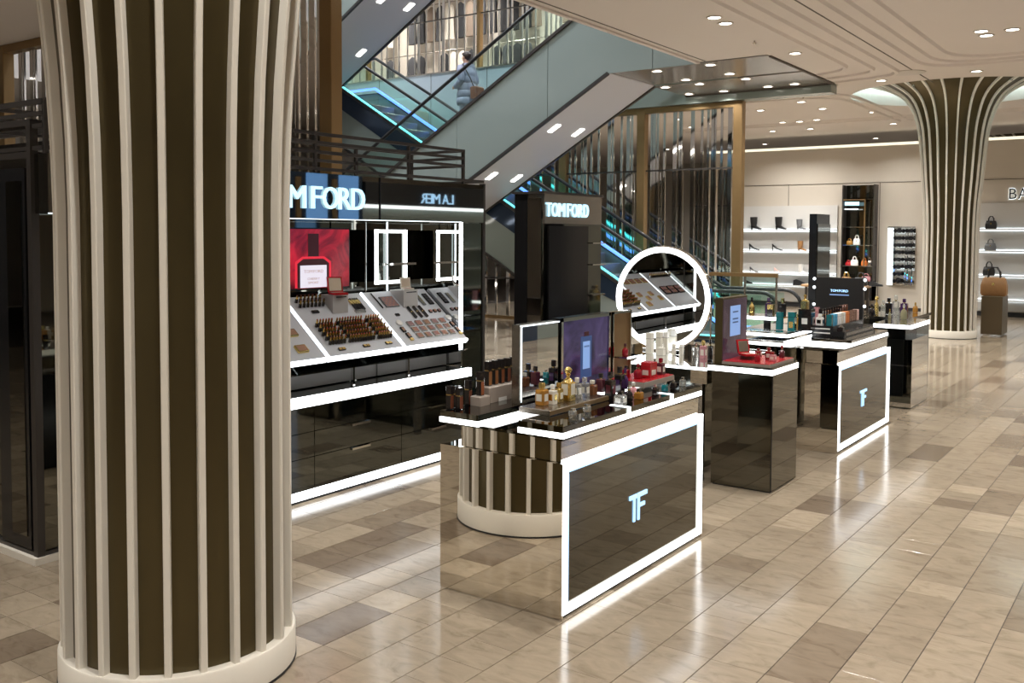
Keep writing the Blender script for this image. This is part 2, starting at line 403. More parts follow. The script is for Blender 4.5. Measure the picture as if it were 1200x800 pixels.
def rounded(pts, rad, n=9):
    out = [Vector((*pts[0], 0))]
    for i in range(1, len(pts)-1):
        p, a, c = Vector((*pts[i], 0)), Vector((*pts[i-1], 0)), Vector((*pts[i+1], 0))
        u = (a-p).normalized(); w = (c-p).normalized(); s = p+u*rad; e = p+w*rad
        for k in range(n+1):
            t = k/n; out.append(s*(1-t)**2+p*2*t*(1-t)+e*t*t)
    out.append(Vector((*pts[-1], 0))); return out
def bead(path, w=0.05, d=0.038):
    b = MB(); rs = []
    for i, p in enumerate(path):
        t = (path[min(i+1, len(path)-1)]-path[max(i-1, 0)]).normalized(); s = Vector((t.y, -t.x, 0))
        rs.append([p+s*w+Vector((0, 0, ZC+0.003)), p+s*w*0.35+Vector((0, 0, ZC-d)), p-s*w*0.8+Vector((0, 0, ZC-d)), p-s*w+Vector((0, 0, ZC+0.003))])
    return b.rings(rs).build('ceiling_rib', M['ceiling'], cei, smooth=True)
for x, y in ((-5.08, 17.5), (-4.76, 18.05), (-4.46, 18.55)): bead(rounded([(x, -8.5), (x, y), (-5.75, y+0.25)], 0.5))
for x, y in ((-3.97, 18.15), (-3.70, 17.85), (-3.40, 17.45)): bead(rounded([(x, -8.5), (x, y), (12, y+0.2)], 0.9))
for x, y in ((-4.2, 24.9), (-3.7, 25.3)): bead(rounded([(-12, y), (12, y)], 0.5))
for x, y in ((-6.0, 20.0), (-6.3, 20.5)): bead(rounded([(x-5.0, y), (x, y), (x, 26)], 1.2))
for k in range(3): bead(rounded([(-26, 3.6+k*0.55), (-11.5-k*0.5, 3.6+k*0.55), (-9.8-k*0.4, 7.9)], 1.4))
MB().box(-4.235, -4.215, -8.5, 19.9, ZC-0.006, ZC).build('ceiling_slot', M['groove'], cei)

# ------------------------------------------------------------------ walls
wb = struct(MB().box(-12.5, 9.0, 28.0, 28.3, 0, 4.66).build('wall_back', M['plaster']))
MB().box(-12.5, 9.0, 28.05, 28.25, 4.66, 4.74).build('cove_strip', M['cove'], wb)
MB().box(-12.5, 9.0, 27.965, 28.0, 0, 0.12).build('baseboard', M['black_matt'], wb)
for y in (3.62,): MB().box(-12.5, 9, 27.985, 28.0, y, y+0.012).build('panel_joint', M['groove'], wb)
for x in (-11.3, -9.9, -7.27, -5.9, -2.6, -1.0): MB().box(x, x+0.012, 27.985, 28.0, 0.12, 3.62).build('panel_joint', M['groove'], wb)
struct(MB().box(-27, 13, 36.8, 37.1, 0, 11.3).build('wall_far', M['plaster']))
struct(MB().box(-27.3, -27, -9, 37, 0, 11.3).build('wall_left', M['plaster_white']))
struct(MB().box(13, 13.3, -9, 37, 0, 5.1).build('wall_right', M['plaster']))
struct(MB().box(-27, 13, -9.3, -9, 0, 5.1).build('wall_front', M['plaster']))
# upper floor: room walls and roof over the void
struct(MB().box(-27, -9.0, 27.0, 27.3, ZU, 11).build('wall_upper', M['plaster']))
struct(MB().box(-27.3, 13, 2.0, 37.1, 11.0, 11.3).build('ceiling', M['plaster_white']))
struct(MB().box(-27, 13, 1.7, 2.0, ZU, 11.3).build('wall_upper', M['plaster_white']))
struct(MB().box(12.7, 13, 2, 37, ZU, 11.3).build('wall_upper', M['plaster_white']))
bal = struct(MB().box(-27, -12.6, 21.9, 22.0, 5.05, 6.86).build('trim_3', M['esc_blue']))
MB().box(-27, -12.6, 21.86, 22.04, 6.86, 6.90).build('rail_cap', M['chrome'], bal)
for x in (-25, -22.9, -20.8, -18.7, -16.6, -14.5): MB().box(x, x+0.012, 21.892, 21.9, 5.05, 6.86).build('panel_joint', M['groove'], bal)
struct(MB().box(-27, -7.05, 7.9, 8.0, 5.05, 6.8).build('trim_4', M['plaster_white']))

# ------------------------------------------------------------------ ceiling downlights
def make_downlight(loc, label, group, rad=0.085, watts=LAMP_W, spread=125, col=(1.0, 0.972, 0.925)):
    t = thing('ceiling_downlight', label, 'downlight', loc, group)
    x, y, z = loc
    MB().lathe([(rad*1.35, z-0.001), (rad*1.35, z-0.012), (rad*1.05, z-0.016), (rad*1.0, z-0.004)], 18, x, y, cap=False).build('trim_ring', M['lamp_rim'], t, True)
    MB().lathe([(rad*0.2, z-0.005), (rad, z-0.006)], 18, x, y).build('lens', M['lamp'], t)
    if watts:
        ld = bpy.data.lights.new('downlight', 'AREA'); ld.shape = 'DISK'; ld.size = rad*1.9; ld.energy = watts; ld.color = col; ld.spread = R(spread)
        lo = bpy.data.objects.new('downlight', ld); COL.objects.link(lo); lo.parent = t; lo.location = (0, 0, -0.018)
    return t
DL = [(-5.46,12.37),(-5.48,12.8),(-2.62,15.37),(-2.61,15.73),(-2.23,15.49),(-5.42,15.52),(-6.5,18.62),(-4.99,19.13),(-3.3,19.0),(-7.23,21.16),(-6.39,23.84),(-7.2,22.56),(-8.0,24.62),(-8.49,24.74),(-8.92,24.68),(-2.2,24.23),(-8.82,26.6),(-6.6,26.6),(-9.9,26.6),(-8.94,21.97),(-8.52,22.06),(-10.2,21.0),(-10.9,22.6),(-11.4,24.4),(-10.2,24.8)]
for x, y in DL: make_downlight((x, y, ZC), 'round white downlight recessed in the beige plaster ceiling', 'downlights in the plaster ceiling')
for x, y in ((-7.0,15.73),(-8.07,15.79),(-8.05,16.96),(-8.05,17.58),(-7.09,16.79),(-7.06,17.5),(-7.05,18.64),(-8.03,18.72),(-8.8,18.70),(-8.8,17.59)):
    make_downlight((x, y, ZC), 'round white downlight recessed in the glossy grey landing soffit', 'downlights in the glossy soffit', watts=LAMP_W*0.5)
for x in (-6.1, -2.6, 0.5, 3.6, 6.8):
    for y in (-6.5, -3.6, -0.7, 2.2, 5.1, 8.0, 10.6):
        make_downlight((x, y, ZC), 'round white downlight of the regular rows in the aisle ceiling', 'downlights over the aisle')
for x in (0.6, 3.7, 6.8):
    for y in (13.2, 16.4, 19.6, 22.8, 26):
        make_downlight((x, y, ZC), 'round white downlight of the regular rows in the aisle ceiling', 'downlights over the aisle')
for x in (-15, -11.5, -8, -5.5, -1.0, 2.5):
    for y in (30.2, 34.5):
        make_downlight((x, y, ZC), 'round white downlight beyond the back wall', 'downlights beyond the back wall')
for x in (-9.5, -12.5, -15.5, -18.5):
    for y in (2.5, 6.0):
        make_downlight((x, y, ZC), 'round white downlight in the ceiling before the rod screen', 'downlights before the rod screen', watts=LAMP_W*0.6)
for x in (-24, -20.5, -17, -13.5, -10):
    for y in (23.2, 25.6):
        make_downlight((x, y, 10.99), 'round white downlight in the upper floor ceiling', 'downlights on the upper floor', watts=LAMP_W*2.6)
for x in (-20, -14.5, -10):
    for y in (10.5, 14, 19):
        make_downlight((x, y, 10.99), 'round white downlight high over the escalator void', 'downlights over the void', watts=LAMP_W*4.5, col=(0.86, 0.92, 1.0))
for x, y in ((-5.6, 14.2), (-4.6, 20.0), (-2.9, 20.2), (-6.9, 20.3), (-1.9, 14.6)):
    s = MB().lathe([(0.012, ZC), (0.012, ZC-0.03), (0.028, ZC-0.032), (0.028, ZC-0.04), (0.006, ZC-0.06)], 10, x, y).build('sprinkler_head', M['steel'])
    tag(rebase(s, (x, y, ZC)), 'small dark sprinkler head hanging from the beige ceiling', 'sprinkler', 'ceiling sprinklers')
s = MB().lathe([(0.30, ZC), (0.30, ZC-0.012), (0.24, ZC-0.02)], 28, -4.35, 18.5).build('ceiling_speaker', M['lamp_rim'], None, True)
tag(rebase(s, (-4.35, 18.5, ZC)), 'flat round grey speaker grille in the ceiling before the fluted column', 'speaker')

# ------------------------------------------------------------------ fluted columns
PROF = [(0.0, 0.535), (2.2, 0.535), (2.8, 0.556), (3.3, 0.600), (3.85, 0.640), (4.3, 0.690), (4.6, 0.765), (4.85, 0.87), (5.03, 1.02), (5.16, 1.22), (5.28, 1.48), (5.37, 1.78)]
def prof(z):
    for i in range(len(PROF)-1):
        if PROF[i][0] <= z <= PROF[i+1][0]:
            z0, r0 = PROF[i]; z1, r1 = PROF[i+1]; h = z1-z0
            m0 = (PROF[i+1][1]-PROF[i-1][1])/(PROF[i+1][0]-PROF[i-1][0]) if i else 0
            m1 = (PROF[i+2][1]-r0)/(PROF[i+2][0]-z0) if i+2 < len(PROF) else (r1-r0)/h
            t = (z-z0)/h
            return (2*t**3-3*t*t+1)*r0+(t**3-2*t*t+t)*h*m0+(-2*t**3+3*t*t)*r1+(t**3-t*t)*h*m1
    return PROF[-1][1]
ZS = [0.15, 2.2, 2.5, 2.8, 3.05, 3.3, 3.58, 3.85, 4.08, 4.3, 4.46, 4.6, 4.73, 4.85, 4.95, 5.03, 5.1, 5.16, 5.22, 5.28, 5.33, 5.37]
NR = 22
def column(cx, cy, ang0, label, only_top=False):
    t = thing('fluted_column', label, 'column', (cx, cy, 0), 'fluted columns')
    # outward offset is taken along the profile's normal so that ribs keep their depth in the flare
    def pt(a, z, off):
        dz = 0.01; r0, r1 = prof(max(0, z-dz)), prof(min(5.37, z+dz)); s = (r1-r0)/(min(5.37, z+dz)-max(0, z-dz)); q = math.hypot(1, s)
        r = prof(z)+off/q; zz = min(5.5, z-off*s/q)
        return r, zz
    def P(a, r, z, w): return (cx+r*math.cos(a)-w*math.sin(a), cy+r*math.sin(a)+w*math.cos(a), z)
    def rib_mesh():
        rs = []
        for z in ZS:
            r, zz = pt(0, z, 0.0); ri, zi = pt(0, z, -0.07)
            w = 0.0155*(0.8+0.2*r/0.535) if r < 0.8 else 0.0155*(1+0.9*(r-0.68))
            rs.append([P(0, r, zz, w*0.72), P(0, r-0.005, zz, w), P(0, ri, zi, w), P(0, ri, zi, -w), P(0, r-0.005, zz, -w), P(0, r, zz, -w*0.72)])
        return rs
    da = 2*math.pi/NR
    b = MB().rings(rib_mesh()); L = (cx, cy, 0); b.v = [(x-cx, y-cy, z) for x, y, z in b.v]
    rm = b.mesh('rib', M['rib'], True)
    b = MB(); ns = 5
    n0 = 0
    for z in ZS:
        ri, zi = pt(0, z, -0.040)
        for k in range(ns+1):
            a = da*k/ns; b.v.append((ri*math.cos(a), ri*math.sin(a), zi))
    for i in range(len(ZS)-1):
        for k in range(ns):
            a = i*(ns+1)+k; b.f.append((a, a+1, a+ns+2, a+ns+1)); b.mi.append(0)
    pm = b.mesh('panel', M['brass'], True)
    for k in range(NR):
        for nm, me in (('rib', rm), ('panel', pm)):
            o = bpy.data.objects.new(nm, me); COL.objects.link(o); o.parent = t; o.rotation_euler = (0, 0, ang0+k*da)
    MB().lathe([(0.535, 0.012), (0.548, 0.012), (0.548, 0.155), (0.543, 0.162), (0.46, 0.163)], 72, cx, cy).build('base_ring', M['rib2'], t, True)
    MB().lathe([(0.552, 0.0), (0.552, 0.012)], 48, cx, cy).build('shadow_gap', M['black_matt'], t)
    return t
column(*C1, math.atan2(-C1[1], -C1[0])-0.105, 'wide cream-ribbed column with dark brass panels, tall in front of the make-up wall')
column(*C2, math.atan2(-C2[1], -C2[0])+0.10, 'cream-ribbed column with dark brass panels flaring into the ceiling, beside the tan handbag pedestal')
column(*C3, 0.1, 'cream-ribbed column showing only its flare above the back wall')
for (cx, cy) in (C2,):
    b = MB(); b.lathe([(1.86, 5.44), (2.0, 5.44), (2.0, 5.47), (1.86, 5.47)], 64, cx, cy, cap=False)
    o = b.build('cove_ring', M['cyan_cove']); tag(rebase(o, (cx, cy, 5.44)), 'cool white light ring in the ceiling recess around the flared column', 'cove light')

# ------------------------------------------------------------------ escalators
def yat(px, py, Y):               # the point of the plane y = Y that is seen at a pixel
    d = FWD + RGT * ((px - 600) / FOC) + UPV * ((PCY - py) / FOC)
    return CPOS + d * (Y / d.y)
def escalator(name, label, Y0, Y1, sgn, xf, zf, zcap, drop, x_end, dz=0.0, group=None, leds=None, joints=2.25, cladding='esc_green', dark_band=False, lights=True, level=1.3, pitch_steps=True):
    """sgn +1 rises towards +X. xf: x where the deck line leaves the foot level; deck height zf there"""
    m = 0.5774
    xt = xf+sgn*(zcap-zf)/m                                   # where the deck line levels off at the head
    x0 = xf-sgn*level
    def zt(x): return dz+min(zcap, max(zf, zf+(x-xf)*sgn*m))
    def zb(x): return dz+min(5.084, max(0.0 if dz == 0 else -0.02, zf+(x-xf)*sgn*m-drop))
    t = thing(name, label, 'escalator', ((x0+x_end)/2, (Y0+Y1)/2, dz), group)
    xs_b = [x0, xf, xf+sgn*(drop-zf)/m, xf+sgn*(5.084+drop-zf)/m, xt, x_end]
    def outline(a, b2):
        xs = sorted(set([a, b2]+[x for x in xs_b if min(a, b2) < x < max(a, b2)]))
        return [(x, zb(x)) for x in xs]+[(x, zt(x)) for x in reversed(xs)]
    x = x0; first = True
    while (x_end-x)*sgn > 0.05:
        x2 = x+sgn*joints
        if (x_end-x2)*sgn < 0.4: x2 = x_end
        MB().prism(outline(x+sgn*0.006, x2-sgn*0.006), 'y', Y0, Y0+0.03).build('side_panel', M[cladding], t)
        MB().prism(outline(x+sgn*0.006, x2-sgn*0.006), 'y', Y1-0.03, Y1).build('side_panel', M[cladding], t)
        x = x2
    xs = sorted(set(xs_b), key=lambda q: q*sgn)
    # soffit slab under the truss
    xs2 = [q for q in xs if (q-xs_b[0 if dz else 2])*sgn >= -0.001 and (dz or (q-xs_b[3])*sgn <= 0.001)]
    poly = [(q, zb(q)+0.002) for q in xs2]+[(q, zb(q)+0.06) for q in reversed(xs2)]
    so = MB().prism(poly, 'y', Y0+0.03, Y1-0.03).build('soffit', M['esc_soffit'], t)
    path = [(q, zb(q)) for q in xs]
    for nm, off, pl, r in (('lower_trim', 0.0, [(q, zb(q)) for q in xs2], 0.03), ('deck_trim', 0.0, [(q, zt(q)) for q in xs], 0.03)):
        for yy in (Y0-0.005, Y1+0.005):
            MB().tube([(a, yy, c) for a, c in pl], r, sq=True).build(nm, M['frame'], t)
    if dark_band:
        pl = [(q, zt(q)) for q in xs]
        MB().prism([(a, c-0.05) for a, c in pl]+[(a, max(0.0, c-0.52)) for a, c in reversed(pl)], 'y', Y0-0.02, Y0).build('dark_band', M['esc_dark'], t)
    # glass balustrades and handrails
    for yy in (Y0+0.10, Y1-0.10):
        pl = [(q, zt(q)) for q in xs]
        MB().prism([(a, c) for a, c in pl]+[(a, c+0.86) for a, c in reversed(pl)], 'y', yy-0.006, yy+0.006).build('glass_balustrade', M['glass'], t)
        hp = [(a, yy, c+0.92) for a, c in pl]
        xe, ze = x0, zf+dz
        arc = [(xe-sgn*0.36*math.sin(q), yy, ze+0.56+0.36*math.cos(q)) for q in [math.pi*k/10 for k in range(1, 11)]]
        MB().tube(list(reversed(arc))+hp, 0.038, 8).build('handrail', M['rubber'], t, True)
        if leds:
            ml, off = leds[0] if yy < (Y0+Y1)/2 else leds[1]
            MB().tube([(a, yy-0.03, c+off) for a, c in pl], 0.028, sq=True).build('light_strip', M[ml], t)
    if pitch_steps:
        n = int(abs(xt-xf)/0.4); sm = None
        for k in range(n):
            xx = xf+sgn*(k+0.5)*0.4; zz = zt(xx)-0.12
            if sm is None:
                bb = MB(); bb.cbox(-0.2, 0.2, -(Y1-Y0)/2+0.2, (Y1-Y0)/2-0.2, -0.24, 0.0, 0.01); sm = bb.mesh('step', M['step'])
            o = bpy.data.objects.new('step', sm); COL.objects.link(o); o.parent = t
            o.location = Vector((xx, (Y0+Y1)/2, zz))-parent_loc(t)
    if lights:
        k = 0; xx = xs_b[2]+sgn*1.1
        while (xs_b[3]-xx)*sgn > 0.3:
            for yy in (Y0+0.5, Y1-0.45):
                z = zb(xx); h = 0.11
                MB().hexa([(xx-h, yy-0.07, zb(xx-h)-0.012), (xx+h, yy-0.07, zb(xx+h)-0.012), (xx+h, yy+0.07, zb(xx+h)-0.012), (xx-h, yy+0.07, zb(xx-h)-0.012),
                           (xx-h, yy-0.07, zb(xx-h)+0.01), (xx+h, yy-0.07, zb(xx+h)+0.01), (xx+h, yy+0.07, zb(xx+h)+0.01), (xx-h, yy+0.07, zb(xx-h)+0.01)]).build('soffit_light', M['lamp'], t)
            xx += sgn*1.55
    return t
escalator('escalator', 'sage green glass-clad escalator carrying a person in a lilac coat', 15.45, 17.3, 1, -20.19, 0.1, 6.42, 1.536, -7.13)
escalator('escalator', 'escalator with cyan and blue light strips crossing behind the sage green one', 17.42, 18.88, -1, -7.99, 0.1, 5.86, 1.45, -20.4, leds=(('neon_cyan', 0.02), ('neon_blue', 0.12)), dark_band=True)
escalator('escalator', 'upper escalator seen from below as a lilac-grey soffit beside the gold post', 15.45, 17.3, 1, -20.19, 0.1, 4.9, 1.536, -9.5, dz=5.86, lights=True, pitch_steps=False)

# ------------------------------------------------------------------ rod screens in gold frames
def rod_mesh(w, d, h, m):
    b = MB(); b.box(-w/2, w/2, -d/2, d/2, 0, h); return b.mesh('rod', m)
def screen(label, Y, posts, rods, z0, z1, rails=(), rod_w=0.05, group=None, top=True, pm='gold', post_w=0.2):
    xa, xb = min(posts), max(posts)
    t = thing('rod_screen', label, 'screen', ((xa+xb)/2, Y, z0), group)
    for x in posts: MB().cbox(x-post_w/2, x+post_w/2, Y-0.09, Y+0.09, z0, z1, 0.008).build('post', M[pm], t)
    if top: MB().box(xa, xb, Y-0.085, Y+0.085, z1-0.12, z1-0.001).build('top_rail', M[pm], t)
    MB().box(xa, xb, Y-0.06, Y+0.06, z0, z0+0.08).build('bottom_rail', M[pm], t)
    for zr in rails: MB().box(xa, xb, Y-0.02, Y+0.02, zr, zr+0.035).build('cross_rail', M['frame'], t)
    me = {}
    for x, w in rods:
        if w not in me: me[w] = rod_mesh(w, 0.03, z1-z0-0.2, M['chrome'])
        o = bpy.data.objects.new('rod', me[w]); COL.objects.link(o); o.parent = t; o.location = (x-(xa+xb)/2, 0, 0.08)
    return t
YS = 19.16
px_rods = [95,120,147,160,185,215,258,272,308,335,350,430,440,455,482,525,545,551,597,635,660,680,688,715,748]
rods = [(yat(640+p/3.48, 200, YS).x, 0.055 if k % 3 else 0.09) for k, p in enumerate(px_rods)]
x_posts = [yat(865.5, 200, YS).x, yat(752.5, 200, YS).x, yat(661, 200, YS).x]
rods += [(x_posts[2]-0.3-0.33*k-0.05*RND.random(), 0.055 if k % 2 else 0.09) for k in range(9)]
x_posts.append(x_posts[2]-3.4)
rs_ = screen('gold framed screen of chrome rods under the landing soffit', YS, x_posts, rods, 0, 4.925, rails=(3.52, 1.0), group=None)
for k, (a, c) in enumerate(((x_posts[1]+0.2, x_posts[0]-0.2), (x_posts[2]+0.2, x_posts[1]-0.2))):
    n = 7
    for q in range(n):
        if q % 2: continue
        xa = a+(c-a)*q/n; xb2 = a+(c-a)*(q+1)/n
        MB().box(xa, xb2, YS+0.02, YS+0.03, 0.1, 3.5).build('mirror_strip', M['mirror_clear'], rs_)
YL = 8.0
rods = []; x = -8.45
while x > -15.5:
    w = 0.10 if RND.random() < 0.6 else 0.05
    if abs(x+12) > 0.25: rods.append((x, w))
    x -= w/2+RND.choice((0.07, 0.09, 0.2))
screen('tall gold framed screen of mirrored strips behind the make-up wall', YL-0.12, (-8.26, -12.0, -15.77), rods, 0, 5.095, rails=(3.1,))
rods = []; x = -12.9
while x > -26.5:
    rods.append((x, RND.choice((0.05, 0.05, 0.09)))); x -= RND.choice((0.16, 0.22, 0.30, 0.36))
screen('row of slim chrome rods above the pale blue balcony panel', 22.35, (-12.75, -17.2, -21.7, -26.2), rods, ZU, 10.98, rails=(8.55,), pm='gold', post_w=0.10)

# ------------------------------------------------------------------ clothes on the upper floor
def garment(x, y, z, h, w, m, label):
    rs = []
    for t, ww, dd in ((0, 1.0, .9), (.25, .92, .8), (.55, .86, .75), (.78, 1.0, .8), (.93, .82, .6), (.98, .35, .4), (1.0, .22, .3)):
        rs.append([(x+w/2*ww*math.cos(2*math.pi*j/12), y+0.11*dd*math.sin(2*math.pi*j/12)*(1+0.2*math.cos(6*math.pi*j/12)), z+h*t) for j in range(12)])
    t = thing('hanging_coat', label, 'coat', (x, y, z), 'coats on the upper floor')
    MB().rings(rs).build('body', m, t, True)
    MB().tube([(x, y, z+h), (x, y, z+h+0.03), (x+0.012, y, z+h+0.045)], 0.006, 5).build('hanger_hook', M['steel'], t)
ORD = 'first second third fourth fifth sixth seventh eighth ninth tenth eleventh twelfth thirteenth fourteenth fifteenth sixteenth seventeenth eighteenth nineteenth twentieth twenty-first twenty-second twenty-third'.split()
gm = [mat('coat_black', (0.015, 0.015, 0.017), 0.8), mat('coat_charcoal', (0.05, 0.05, 0.055), 0.85), mat('coat_taupe', (0.16, 0.12, 0.09), 0.85), mat('coat_ivory', (0.6, 0.56, 0.48), 0.85)]
gl = ['black coat hanging on the upper floor clothes rail', 'charcoal coat hanging on the upper floor clothes rail', 'taupe coat hanging on the upper floor clothes rail', 'ivory coat hanging on the upper floor clothes rail']
for tier, z in enumerate((7.25, 8.95)):
    rl = thing('clothes_rail', ('lower' if tier == 0 else 'upper')+' steel clothes rail on the upper floor wall', 'clothes rail', (-20, 26.6, z))
    MB().tube([(-25, 26.6, z+1.42), (-15.4, 26.6, z+1.42)], 0.02, 8).build('bar', M['steel'], rl)
    for x in (-25, -20.2, -15.4): MB().tube([(x, 26.6, z+1.42), (x, 26.99, z+1.42)], 0.015, 6).build('bracket', M['steel'], rl)
    x = -24.7; xs_ = []
    while x < -15.6:
        k = RND.choice((0, 0, 1, 1, 2, 3, 0)); garment(x, 26.6, z+0.1, 1.24, 0.42, gm[k], '%s coat, %s from the far wall end of the %s clothes rail' % (('black', 'charcoal', 'taupe', 'ivory')[k], ORD[len(xs_)], 'lower' if tier == 0 else 'upper')); xs_.append(x); x += RND.choice((0.42, 0.42, 0.5, 1.1))

# ------------------------------------------------------------------ the person on the escalator
PX, PY, PZ = -12.76, 16.1, 4.255
skin_m = noise_tint(mat('skin', (0.50, 0.29, 0.20), 0.5), 8, 0.06)
coat_m = noise_tint(mat('lilac_quilted_coat', (0.275, 0.285, 0.385), 0.42), 9, 0.12, (1, 1, 1), 0.05, 0.3)
trou_m = mat('pale_lilac_trousers', (0.29, 0.31, 0.41), 0.7)
hair_m = noise_tint(mat('dark_brown_hair', (0.035, 0.02, 0.014), 0.5), 30, 0.3, (1, 1, 6))
boot_m = mat('dark_boots', (0.02, 0.018, 0.017), 0.45)
person = thing('person', 'person in a long lilac quilted coat with hair tied up, standing on the escalator', 'person', (PX, PY, PZ))
def skin_mesh(name, joints, edges, radii, m, parent, root=0, sub=2):
    me = bpy.data.meshes.new(name); me.from_pydata(joints, edges, [])
    o = bpy.data.objects.new(name, me); COL.objects.link(o)
    sk = o.modifiers.new('Skin', 'SKIN'); sk.use_smooth_shade = True; sk.branch_smoothing = 0.6
    for i, r in enumerate(radii):
        d = me.skin_vertices[0].data[i]; d.radius = r if isinstance(r, tuple) else (r, r); d.use_root = (i == root)
    sb = o.modifiers.new('Sub', 'SUBSURF'); sb.levels = sub; sb.render_levels = sub
    bpy.context.view_layer.update()
    dg = bpy.context.evaluated_depsgraph_get(); fm = bpy.data.meshes.new_from_object(o.evaluated_get(dg))
    bpy.data.objects.remove(o); bpy.data.meshes.remove(me)
    fm.materials.clear(); fm.materials.append(m); fm.polygons.foreach_set('use_smooth', [True]*len(fm.polygons))
    r = bpy.data.objects.new(name, fm); COL.objects.link(r); r.parent = parent
    return r
# faces -X; local metres from the feet; y is the side axis
J = [(0.02,0,0.95),(0.01,0,1.15),(0.0,0,1.38),(0.005,0,1.47),(-0.012,0,1.545),(-0.015,0,1.625),(0.0,0,1.695),
     (0.0,-0.17,1.38),(0.06,-0.23,1.10),(-0.15,-0.20,0.98),(0.0,0.17,1.38),(0.06,0.23,1.10),(-0.15,0.20,0.98),
     (0.02,-0.09,0.88),(0.0,-0.10,0.50),(0.03,-0.10,0.09),(-0.12,-0.10,0.045),(0.02,0.09,0.88),(-0.02,0.10,0.50),(0.03,0.10,0.09),(-0.12,0.10,0.045)]
E_ = [(0,1),(1,2),(2,3),(3,4),(4,5),(5,6),(2,7),(7,8),(8,9),(2,10),(10,11),(11,12),(0,13),(13,14),(14,15),(15,16),(0,17),(17,18),(18,19),(19,20)]
RD = [(0.15,0.11),(0.14,0.10),(0.15,0.10),(0.055,0.055),(0.07,0.062),(0.088,0.074),(0.06,0.055),0.06,0.045,0.03,0.06,0.045,0.03,0.085,0.058,0.042,0.035,0.085,0.058,0.042,0.035]
skin_mesh('body', J, E_, RD, skin_m, person)
# face: nose, brow, mouth, eyes, ears
b = MB(); b.rings([[(-0.095,-0.012,1.60),(-0.095,0.012,1.60),(-0.09,0.006,1.645),(-0.09,-0.006,1.645)],[(-0.122,-0.008,1.600),(-0.122,0.008,1.600),(-0.10,0.004,1.64),(-0.10,-0.004,1.64)]])
for s in (-1, 1): b.sphere((0.0, s*0.077, 1.605), 0.018, 0.008, 0.028, 8, 5)
b.build('face', skin_m, person, True, True)
b = MB()
for s in (-1, 1): b.sphere((-0.082, s*0.03, 1.632), 0.008, 0.012, 0.006, 8, 5)
b.build('eyes', boot_m, person, True, True)
MB().sphere((-0.092, 0, 1.568), 0.010, 0.022, 0.006, 10, 5).build('mouth', M['redglass'], person, True, True)
# coat: stacked quilted tubes
def puffs(path, n, amp):
    out = []
    for (x, y, z, rx, ry) in path: out.append((x, y, z, rx, ry))
    return out
rs = []
tor = [(0.025,0.60,0.215,0.235),(0.025,0.80,0.205,0.235),(0.02,1.0,0.19,0.225),(0.02,1.2,0.185,0.225),(0.01,1.36,0.165,0.215),(0.005,1.45,0.105,0.12),(0.0,1.50,0.085,0.09)]
def tl(z):
    for i in range(len(tor)-1):
        if tor[i][1] <= z <= tor[i+1][1]:
            t = (z-tor[i][1])/(tor[i+1][1]-tor[i][1]); return [tor[i][k]*(1-t)+tor[i+1][k]*t for k in (0, 2, 3)]
    return [tor[-1][k] for k in (0, 2, 3)]
zz = 0.60
while zz <= 1.501:
    x, rx, ry = tl(zz); ph = ((zz-0.60) % 0.15)/0.15; g = 0.93+0.09*math.sin(math.pi*ph)**0.6
    rs.append([(x+rx*g*math.cos(2*math.pi*j/24), ry*g*math.sin(2*math.pi*j/24), zz) for j in range(24)]); zz += 0.0215
co = MB().rings(rs).build('coat', coat_m, person, True, True)
for s in (-1, 1):
    P_ = [(0.0,s*0.18,1.40),(0.04,s*0.235,1.26),(0.065,s*0.25,1.10),(-0.03,s*0.235,1.02),(-0.135,s*0.20,0.985)]; pts = []; rr = []
    for i in range(len(P_)-1):
        for k in range(8):
            t = k/8; pts.append(Vector(P_[i])*(1-t)+Vector(P_[i+1])*t); q = (i*8+k) % 8/8; rr.append((0.085-0.006*i)*(0.9+0.12*math.sin(math.pi*q)))
    pts.append(Vector(P_[-1])); rr.append(0.05)
    MB().tube(pts, rr, 12).build('sleeve', coat_m, person, True, True)
    # hand, five bent fingers
    hb = MB(); hb.sphere((-0.165, s*0.195, 0.975), 0.045, 0.018, 0.036, 10, 6)
    for k in range(4):
        L = (0.030, 0.034, 0.032, 0.026)[k]; yy = s*0.195; z0 = 0.995-k*0.017
        hb.tube([(-0.19, yy, z0), (-0.19-L, yy-s*0.012, z0-0.003), (-0.195-L, yy-s*0.034, z0-0.006)], 0.0085, 6)
    hb.tube([(-0.155, s*0.185, 1.00), (-0.18, s*0.165, 1.015), (-0.205, s*0.158, 1.010)], 0.0095, 6)
    hb.build('hand', skin_m, person, True, True)
    MB().tube([(0.02, s*0.09, 0.62), (0.0, s*0.10, 0.45), (0.03, s*0.10, 0.10)], [0.10, 0.082, 0.07], 12).build('trouser_leg', trou_m, person, True, True)
    MB().rings([[(0.085,s*0.10-0.045,0.0),(0.085,s*0.10+0.045,0.0),(-0.17,s*0.10+0.04,0.0),(-0.17,s*0.10-0.04,0.0)],[(0.08,s*0.10-0.045,0.08),(0.08,s*0.10+0.045,0.08),(-0.15,s*0.10+0.035,0.05),(-0.15,s*0.10-0.035,0.05)],[(0.075,s*0.10-0.04,0.14),(0.075,s*0.10+0.04,0.14),(-0.03,s*0.10+0.035,0.13),(-0.03,s*0.10-0.035,0.13)]]).build('boot', boot_m, person, True, True)
hd = MB(); hd.rings([[(0.085+0.055*math.cos(a)*k, 0.15*math.sin(a)*k, 1.40+h) for a in [2*math.pi*j/16 for j in range(16)]] for k, h in ((0.7,-0.12),(1.2,-0.05),(1.3,0.02),(1.1,0.07),(0.6,0.08))])
hd.build('hood', coat_m, person, True, True)
